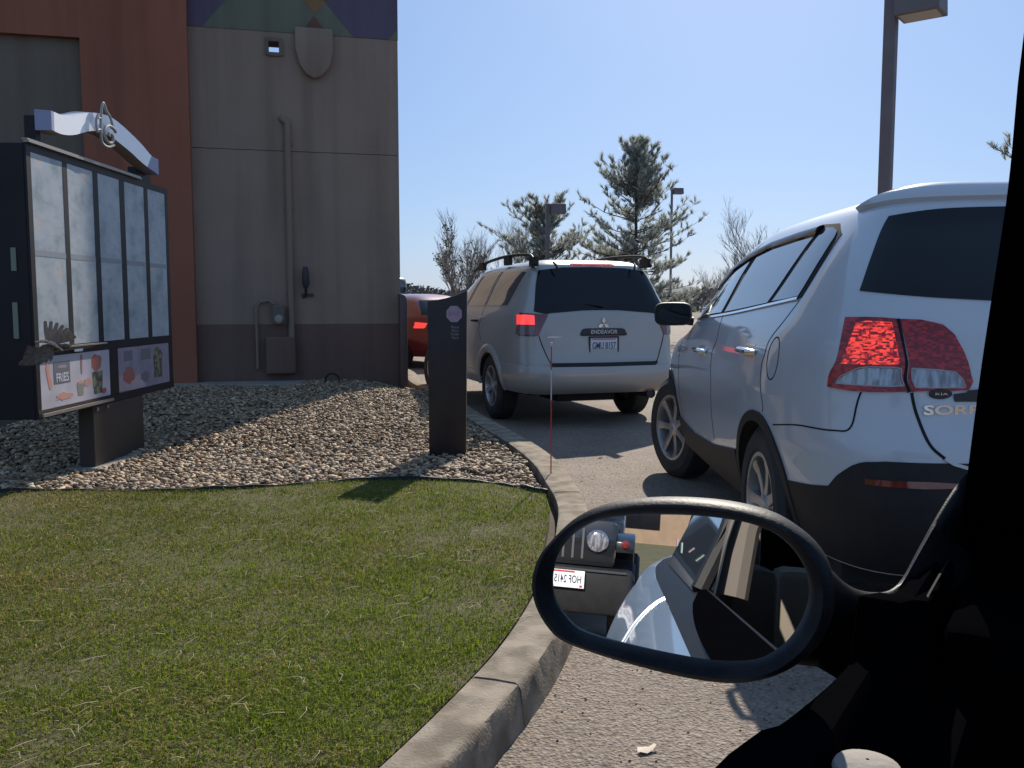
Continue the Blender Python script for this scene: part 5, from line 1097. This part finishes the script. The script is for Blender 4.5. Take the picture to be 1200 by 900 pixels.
# ------------------------------------------------------------------ what the mirror sees behind us
def jeep():
    # front centre placed from the lane behind our car
    F0, L0 = -7.35, 1.03; x = F0 * math.sin(rad(33)) - L0 * math.cos(rad(33)); y = F0 * math.cos(rad(33)) + L0 * math.sin(rad(33))
    e = empty('black_offroader', (x, y, 0), -rad(33), 'black off-road car with slotted grille waiting behind, seen in the door mirror', 'car')
    # local: front at y=0, body towards -y
    b = MB(); b.box(-.62, .62, -1.25, -.02, .68, 1.12); b.build('hood', M['black_paint'], e, bevel=.05)
    g = MB(); g.prism([(-.60, .70), (.60, .70), (.64, 1.08), (.58, 1.12), (-.58, 1.12), (-.64, 1.08)], -.03, .02, 'y'); go = g.build('grille_panel', M['black_paint'], e, bevel=.01)
    s = MB()
    for k in range(8): s.box(-.315 + .09 * k - .010, -.315 + .09 * k + .010, .021, .034, .76, 1.04)
    s.build('grille_slots', mat('slot_grey', (.20, .20, .21), .35, .7), go, smooth=False)
    for sx in (-1, 1):
        hl_ = MB().lathe([(0, .088), (.0, .098), (.02, .105), (.03, .095), (.018, .088)], 28, 'y', (sx * .45, .02, .93)).build('headlamp', M['chrome'], go); hl_.name = 'headlamp'; MB().lathe([(.012, .088), (.022, .06), (.026, .03), (.027, .001)], 28, 'y', (sx * .45, .02, .93)).build('lamp_glass', M['lamp_clear'], hl_) if False else MB().lathe([(.012, .088), (.022, .06), (.026, .03), (.027, .001)], 28, 'y', (sx * .45, .02, .93)).build('lamp_glass', M['lamp_clear'], go)
        f = MB(); f.prism([(-1.15, .70), (-1.0, .98), (-.85, 1.02), (-.15, 1.02), (.02, .95), (.03, .84), (-.10, .88), (-.80, .90), (-.93, .80), (-1.0, .66)], sx * .62, sx * .80, 'x'); f.build('fender', M['black_paint'], e, bevel=.015)
        wheel(e, sx * .70, -.50, .38, .22, sx, 5, w=.24); wheel(e, sx * .76, -2.9, .38, .22, sx, 5, w=.24)
        MB().lathe([(0, .001), (0, .04), (.01, .03), (.012, .001)], 16, 'y', (sx * .71, .035, .92)).build('side_marker', M['lamp_dark'], e)
    MB().box(-.80, .80, -.12, .17, .27, .69).build('front_bumper', M['black_plastic'], e, bevel=.05)
    MB().box(-.74, .74, .172, .188, .655, .675).build('bumper_strip', mat('strip_grey', (.05, .052, .056), .4), e, smooth=False)
    t = MB(); t.prism([(-1.2, .70), (-1.25, 1.12), (-1.42, 1.16), (-1.72, 1.72), (-3.5, 1.76), (-3.62, 1.1), (-3.6, .62)], -.68, .68, 'x'); t.build('cab', M['black_paint'], e, bevel=.03)
    MB().add([(-.60, -1.437, 1.20), (.60, -1.437, 1.20), (.56, -1.69, 1.67), (-.56, -1.69, 1.67)], [(0, 1, 2, 3)]).build('windshield', M['tint_glass'], e, smooth=False)
    MB().box(-.5, .5, -3.4, -.1, .40, .62).build('chassis', M['under'], e, smooth=False)
    plate(e, (.21, .205, .575), 'HOF 2415', True, True)
jeep()
e = empty('shop_building', (-30, -52, 0), rad(-30), 'low tan block building far behind, seen in the door mirror', 'building')
MB().box(-16, 16, -5, 5, 0, 3.6).build('wall', M['brick'], e, smooth=False); MB().box(-16.3, 16.3, -5.3, 5.3, 3.6, 4.2).build('roof', M['plum_wall'], e, smooth=False)
for k in range(6): MB().box(-14 + 5 * k, -11.5 + 5 * k, 5.0, 5.05, .9, 2.4).build('window', M['tint_glass'], e, smooth=False)
tag(MB().add([(-60, -14, .02), (-9, -14, .02), (-24, -48, .02), (-80, -48, .02)], [(0, 1, 2, 3)]).build('verge', mat('verge_grass', (.09, .085, .035), .95, col2=(.14, .115, .05), scale=1.5), smooth=False), kind='structure')

# ------------------------------------------------------------------ lamp posts
def shoebox(name, loc, h, w, head, label, rot=0., flat=False, group='parking lot lamp posts'):
    e = empty(name, loc, rot, label, 'lamp post', group)
    MB().box(-w / 2, w / 2, -w / 2, w / 2, 0, h).build('pole', M['pole_m'], e, smooth=False, bevel=w * .08)
    MB().box(-w * .9, w * .9, -w * .9, w * .9, -.02, .06).build('base_plate', M['dark_metal'], e, smooth=False)
    lx, ly, lz = head; x0 = w / 2 + .02
    a = MB().box(w / 2 + .001, x0 + .05, -.03, .03, h - lz * .75, h - lz * .5).build('arm', M['pole_m'], e, smooth=False)
    hb = MB(); z0, z1 = h - lz, h - .01
    hb.add([(x0, -ly / 2, z0), (x0 + lx, -ly / 2, z0), (x0 + lx, ly / 2, z0), (x0, ly / 2, z0), (x0, -ly / 2 + .01, z1), (x0 + lx - .02, -ly / 2 + .01, z1), (x0 + lx - .02, ly / 2 - .01, z1), (x0, ly / 2 - .01, z1)], [(0, 3, 2, 1), (4, 5, 6, 7), (0, 1, 5, 4), (1, 2, 6, 5), (2, 3, 7, 6), (3, 0, 4, 7)])
    hb.build('lamp_head', M['pole_m'], e, smooth=False, bevel=.012)
    MB().box(x0 + .04, x0 + lx - .05, -ly / 2 + .05, ly / 2 - .05, z0 - .006, z0 - .001).build('lamp_lens', M['lens_pale'], e, smooth=False)
    return e
shoebox('lamp_post', (5.33, 13.0, 0), 5.75, .165, (.58, .50, .52), 'tall square lamp post with boxy head rising close behind the white SUV', rot=rad(-38))
shoebox('lamp_post', (1.16, 29.5, 0), 4.52, .13, (.50, .42, .32), 'lamp post with boxy head standing left of the tall pine, above the silver SUV roof', rot=rad(8))
shoebox('lamp_post', (10.55, 60, 0), 8.9, .13, (.66, .5, .40), 'thin distant lamp post standing in the crown of the tall pine', rot=rad(10))

# ------------------------------------------------------------------ trees
def pine(loc, H, crown, seed, label, nbr=60, lean=(0, 0), base=.16, group='pine trees beyond the lane', tufts=9, nl=.16):
    r = random.Random(seed); e = empty('pine_tree', loc, 0, label, 'pine tree', group)
    t = MB(); tp = [(lean[0] * q * q, lean[1] * q * q, H * q) for q in np.linspace(0, .985, 9)]; t.tube(tp, [.10 * (1 - q) + .012 for q in np.linspace(0, 1, 9)], 7)
    V = []; T = []; cc = []
    def tuft(p, d, s):
        d = d.normalized(); u = d.orthogonal().normalized(); w = d.cross(u); shade = r.uniform(.7, 1.35); warm = r.random() * .25
        for k in range(12):
            a = r.uniform(0, 6.28); sp = r.uniform(.15, .85); dd = (d + (u * math.cos(a) + w * math.sin(a)) * sp).normalized(); l = s * r.uniform(.7, 1.1); q = (u * math.sin(a) - w * math.cos(a)) * .0085
            o = p - d * r.uniform(0, s * .6); b = len(V); V.extend([o - q, o + q, o + dd * l]); T.append((b, b + 1, b + 2))
            c = (.36 * shade + .04 * warm, .385 * shade, .33 * shade); cc.extend([c, c, c])
    for i in range(nbr):
        q = r.random(); z = H * (base + (1 - base) * q ** .95); zz = z / H
        ln = crown(zz) * r.uniform(.45, 1.12); a = r.uniform(0, 6.283); out = Vector((math.cos(a), math.sin(a), 0))
        up0 = .0 + 1.05 * zz ** 1.5; cur = Vector((lean[0] * zz * zz, lean[1] * zz * zz, z)); pts = [cur.copy()]; n = 6
        for k in range(n):
            dirn = (out + Vector((r.uniform(-.28, .28), r.uniform(-.28, .28), up0 + .11 * k - .25 + r.uniform(-.15, .15)))).normalized(); cur = cur + dirn * ln / n; pts.append(cur.copy())
        t.tube(pts, [max(.004, (.008 + .010 * ln) * (1 - k / (n + .5))) for k in range(n + 1)], 4, caps=False)
        for k in range(1, n + 1):
            d0 = (pts[k] - pts[k - 1]).normalized()
            for m in range(3 if ln > .8 else 2):
                side = Vector((r.uniform(-1, 1), r.uniform(-1, 1), r.uniform(-.15, .8))).normalized(); bl = r.uniform(.12, .62) * min(1, ln) * (1.1 - .12 * k)
                p = pts[k - 1].lerp(pts[k], r.random()); d = (d0 * .7 + side).normalized(); q2 = p + d * bl * .5; q3 = q2 + (d + Vector((0, 0, .35))).normalized() * bl * .5
                t.tube([p, q2, q3], [.005, .004, .002], 3, caps=False)
                for u_ in range(max(2, int(bl * tufts))):
                    f = r.uniform(.35, 1.); c_ = p.lerp(q2, f * 2) if f < .5 else q2.lerp(q3, f * 2 - 1)
                    tuft(c_ + Vector((r.uniform(-.04, .04), r.uniform(-.04, .04), r.uniform(-.03, .04))), (q3 - q2).normalized() + Vector((r.uniform(-.5, .5), r.uniform(-.5, .5), r.uniform(-.1, .5))), nl * r.uniform(.7, 1.15))
                tuft(q3, q3 - q2, nl)
        tuft(pts[-1], pts[-1] - pts[-2], nl * 1.1)
    for k in range(6): tuft(Vector((lean[0], lean[1], H * (.95 + .008 * k))), Vector((r.uniform(-.3, .3), r.uniform(-.3, .3), 1)), nl)
    t.build('trunk', M['bark'], e)
    n = len(T); o = raw_mesh('crown', np.array([tuple(v) for v in V]), np.array(T).ravel(), np.full(n, 3), M['needle'], np.array(cc), e, smooth=False)
    return e
pine((4.12, 30, 0), 6.5, lambda q: 3.7 * (1 - q) ** .72 + .22, 11, 'tall open-crowned pine tree behind the silver SUV', nbr=125, lean=(-.05, 0), tufts=5.5, nl=.19)
pine((1.05, 33, 0), 4.55, lambda q: 3.2 * (1 - q) ** .5 + .35, 23, 'shorter pine tree behind the silver SUV roof, left of the tall pine', nbr=95, lean=(.15, 0), tufts=6, nl=.19)
pine((9.3, 15.2, 0), 5.2, lambda q: 1.75 * (1 - q) ** .5 + .2, 31, 'pine tree at the right edge, only one branch tip showing beside our dark pillar', nbr=70, lean=(0, 0), tufts=9, nl=.13)

def bare(loc, H, seed, label, spread=.55, buds=0, nbr=3, stems=1, group='leafless trees beyond the lane', r0=.06):
    r = random.Random(seed); e = empty('bare_tree', loc, 0, label, 'leafless tree', group); t = MB(); leaf = MB()
    tw = MB()
    def grow(p, d, l, rr, lev):
        n = 3; pts = [p]; cur = p.copy(); dd = d.copy()
        for k in range(n):
            dd = (dd + Vector((r.uniform(-.16, .16), r.uniform(-.16, .16), r.uniform(-.02, .14)))).normalized(); cur = cur + dd * l / n; pts.append(cur.copy())
        (t if lev < 2 else tw).tube(pts, [rr * (1 - .38 * k / n) for k in range(n + 1)], 5 if lev < 2 else 3, caps=False)
        if lev >= 5 or rr < .0035:
            return
        if buds and lev >= 3 and r.random() < buds:
            for k in range(5):
                c = pts[-1] + Vector((r.uniform(-.1, .1), r.uniform(-.1, .1), r.uniform(-.1, .1))); s = r.uniform(.02, .045); a = Vector((r.uniform(-1, 1), r.uniform(-1, 1), r.uniform(-1, 1))).normalized(); b = a.orthogonal()
                leaf.add([c - a * s, c + b * s, c + a * s, c - b * s], [(0, 1, 2, 3)])
        for k in range(nbr + (lev > 1) * 1):
            i = r.choice((1, 2, 3)) if k else 3; ang = Vector((r.uniform(-1, 1), r.uniform(-1, 1), r.uniform(-.1, .5))) * spread
            grow(pts[i], (dd + ang).normalized(), l * r.uniform(.55, .80), rr * r.uniform(.52, .66), lev + 1)
    for s in range(stems):
        grow(Vector((r.uniform(-.3, .3) * (stems > 1), r.uniform(-.3, .3) * (stems > 1), 0)), Vector((r.uniform(-.35, .35) * (stems > 1), r.uniform(-.3, .3) * (stems > 1), 1)).normalized(), H * .40, r0, 0)
    t.build('trunk', M['twig'], e); tw.build('crown', M['twig'], e)
    if buds and leaf.v: leaf.build('young_leaves', M['budleaf'], e, smooth=False)
    return e
bare((-1.75, 30, 0), 3.25, 5, 'leafless shrubby tree with green buds, left of the silver SUV roof', stems=5, buds=.12, r0=.05)
bare((-.2, 36, 0), 4.4, 8, 'slender leafless tree behind the green-budded one', stems=3, r0=.04)
bare((11.6, 42, 0), 5.0, 14, 'leafless grey tree between the silver SUV and the white SUV roofline', stems=2, r0=.07)
bare((9.0, 40, 0), 2.9, 19, 'low leafless tree in front of the woodland, right of the tall pine', stems=3, r0=.035)

# distant woodland and hills
def wood(name, n, x0, x1, ydist, hmin, hmax, col, seed, w=.5):
    r = np.random.default_rng(seed); x = r.uniform(x0, x1, n); y = ydist + r.normal(0, ydist * .04, n)
    prof = hmin + (hmax - hmin) * (.5 + .5 * np.sin(x * .05 + seed) * np.sin(x * .021 + 1.3 * seed)) + (hmax - hmin) * .25 * np.sin(x * .35 + seed); z = r.random(n) ** .8 * prof
    s = w * r.uniform(.5, 1.2, n); a = r.uniform(0, 6.28, (n, 3)); V = np.empty((n, 3, 3))
    for k in range(3): V[:, k] = np.stack([x + s * np.cos(a[:, k]), y + s * np.sin(a[:, k] * 1.7), z + s * 1.2 * np.sin(a[:, k] + k)], 1)
    V[..., 2] = np.maximum(V[..., 2], -.02)
    c = np.array(col) * r.uniform(.55, 1.35, (n, 1)); return tag(raw_mesh(name, V.reshape(-1, 3), np.arange(n * 3), np.full(n, 3), M['wood_far'], np.repeat(c, 3, 0), smooth=False), kind='stuff')
wood('woodland', 26000, -60, 130, 150, 2.2, 4.2, (.17, .145, .115), 2, .5)
hl = MB(); xs = np.linspace(-600, 900, 90); hl.grid([[(x, 620 + 60 * t, t * (9 + 7 * math.sin(x * .008 + .6) + 3 * math.sin(x * .03) + 1.2 * math.sin(x * .11))) for x in xs] for t in (0, .5, 1.0)] + [[(x, 900, 0) for x in xs]])
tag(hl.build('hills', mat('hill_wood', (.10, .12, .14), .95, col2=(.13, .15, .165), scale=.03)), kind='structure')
# parked cars glimpsed across the lot
for i, (x, y, p, lab) in enumerate(((13.2, 62, M['white_paint'], 'small pale car parked far off in front of the woodland'), )):
    far_car('parked_car', (x, y, 0), 80, p, lab, lamps=False)

# ------------------------------------------------------------------ light, sky, camera
w = bpy.data.worlds.new('World'); SC.world = w; w.use_nodes = True
nt = w.node_tree; bg = nt.nodes['Background']; sky = nt.nodes.new('ShaderNodeTexSky'); sky.sky_type = 'NISHITA'; sky.sun_disc = False
sky.sun_elevation = rad(SUN_EL); sky.sun_rotation = rad(SUN_AZ); sky.air_density = 1.0; sky.dust_density = .8; sky.ozone_density = 2.6
hs = nt.nodes.new('ShaderNodeMix'); hs.data_type = 'RGBA'; hs.blend_type = 'MULTIPLY'; hs.inputs[0].default_value = 1; hs.inputs[7].default_value = (.90, .96, 1.14, 1)
ad = nt.nodes.new('ShaderNodeMix'); ad.data_type = 'RGBA'; ad.inputs[0].default_value = .5; ad.inputs[7].default_value = (4.0, 6.9, 11.6, 1)
nt.links.new(sky.outputs[0], hs.inputs[6]); nt.links.new(hs.outputs[2], ad.inputs[6]); nt.links.new(ad.outputs[2], bg.inputs[0]); bg.inputs[1].default_value = .063
sd = bpy.data.lights.new('sun', 'SUN'); sd.energy = 5.0; sd.angle = rad(.53); sd.color = (1., .91, .78)
so = bpy.data.objects.new('sun', sd); COL.objects.link(so)
dv = Vector((math.sin(rad(SUN_AZ)) * math.cos(rad(SUN_EL)), math.cos(rad(SUN_AZ)) * math.cos(rad(SUN_EL)), math.sin(rad(SUN_EL))))
so.rotation_euler = (-dv).to_track_quat('-Z', 'Y').to_euler(); so.location = (0, 0, 30)
cd = bpy.data.cameras.new('camera'); cam = bpy.data.objects.new('camera', cd); COL.objects.link(cam)
cam.location = (0, 0, CAM_H); cam.rotation_euler = (rad(90 - 5.1), 0, 0)
cd.sensor_fit = 'HORIZONTAL'; cd.sensor_width = 36.; cd.lens = 36. * 1050 / 1200; cd.clip_start = .02; cd.clip_end = 3000
SC.camera = cam
SC.view_settings.view_transform = 'Standard'; SC.view_settings.look = 'None'; SC.view_settings.exposure = .35; SC.view_settings.gamma = 1
SC.view_settings.use_curve_mapping = False
SC.cycles.max_bounces = 8; SC.cycles.use_denoising = True
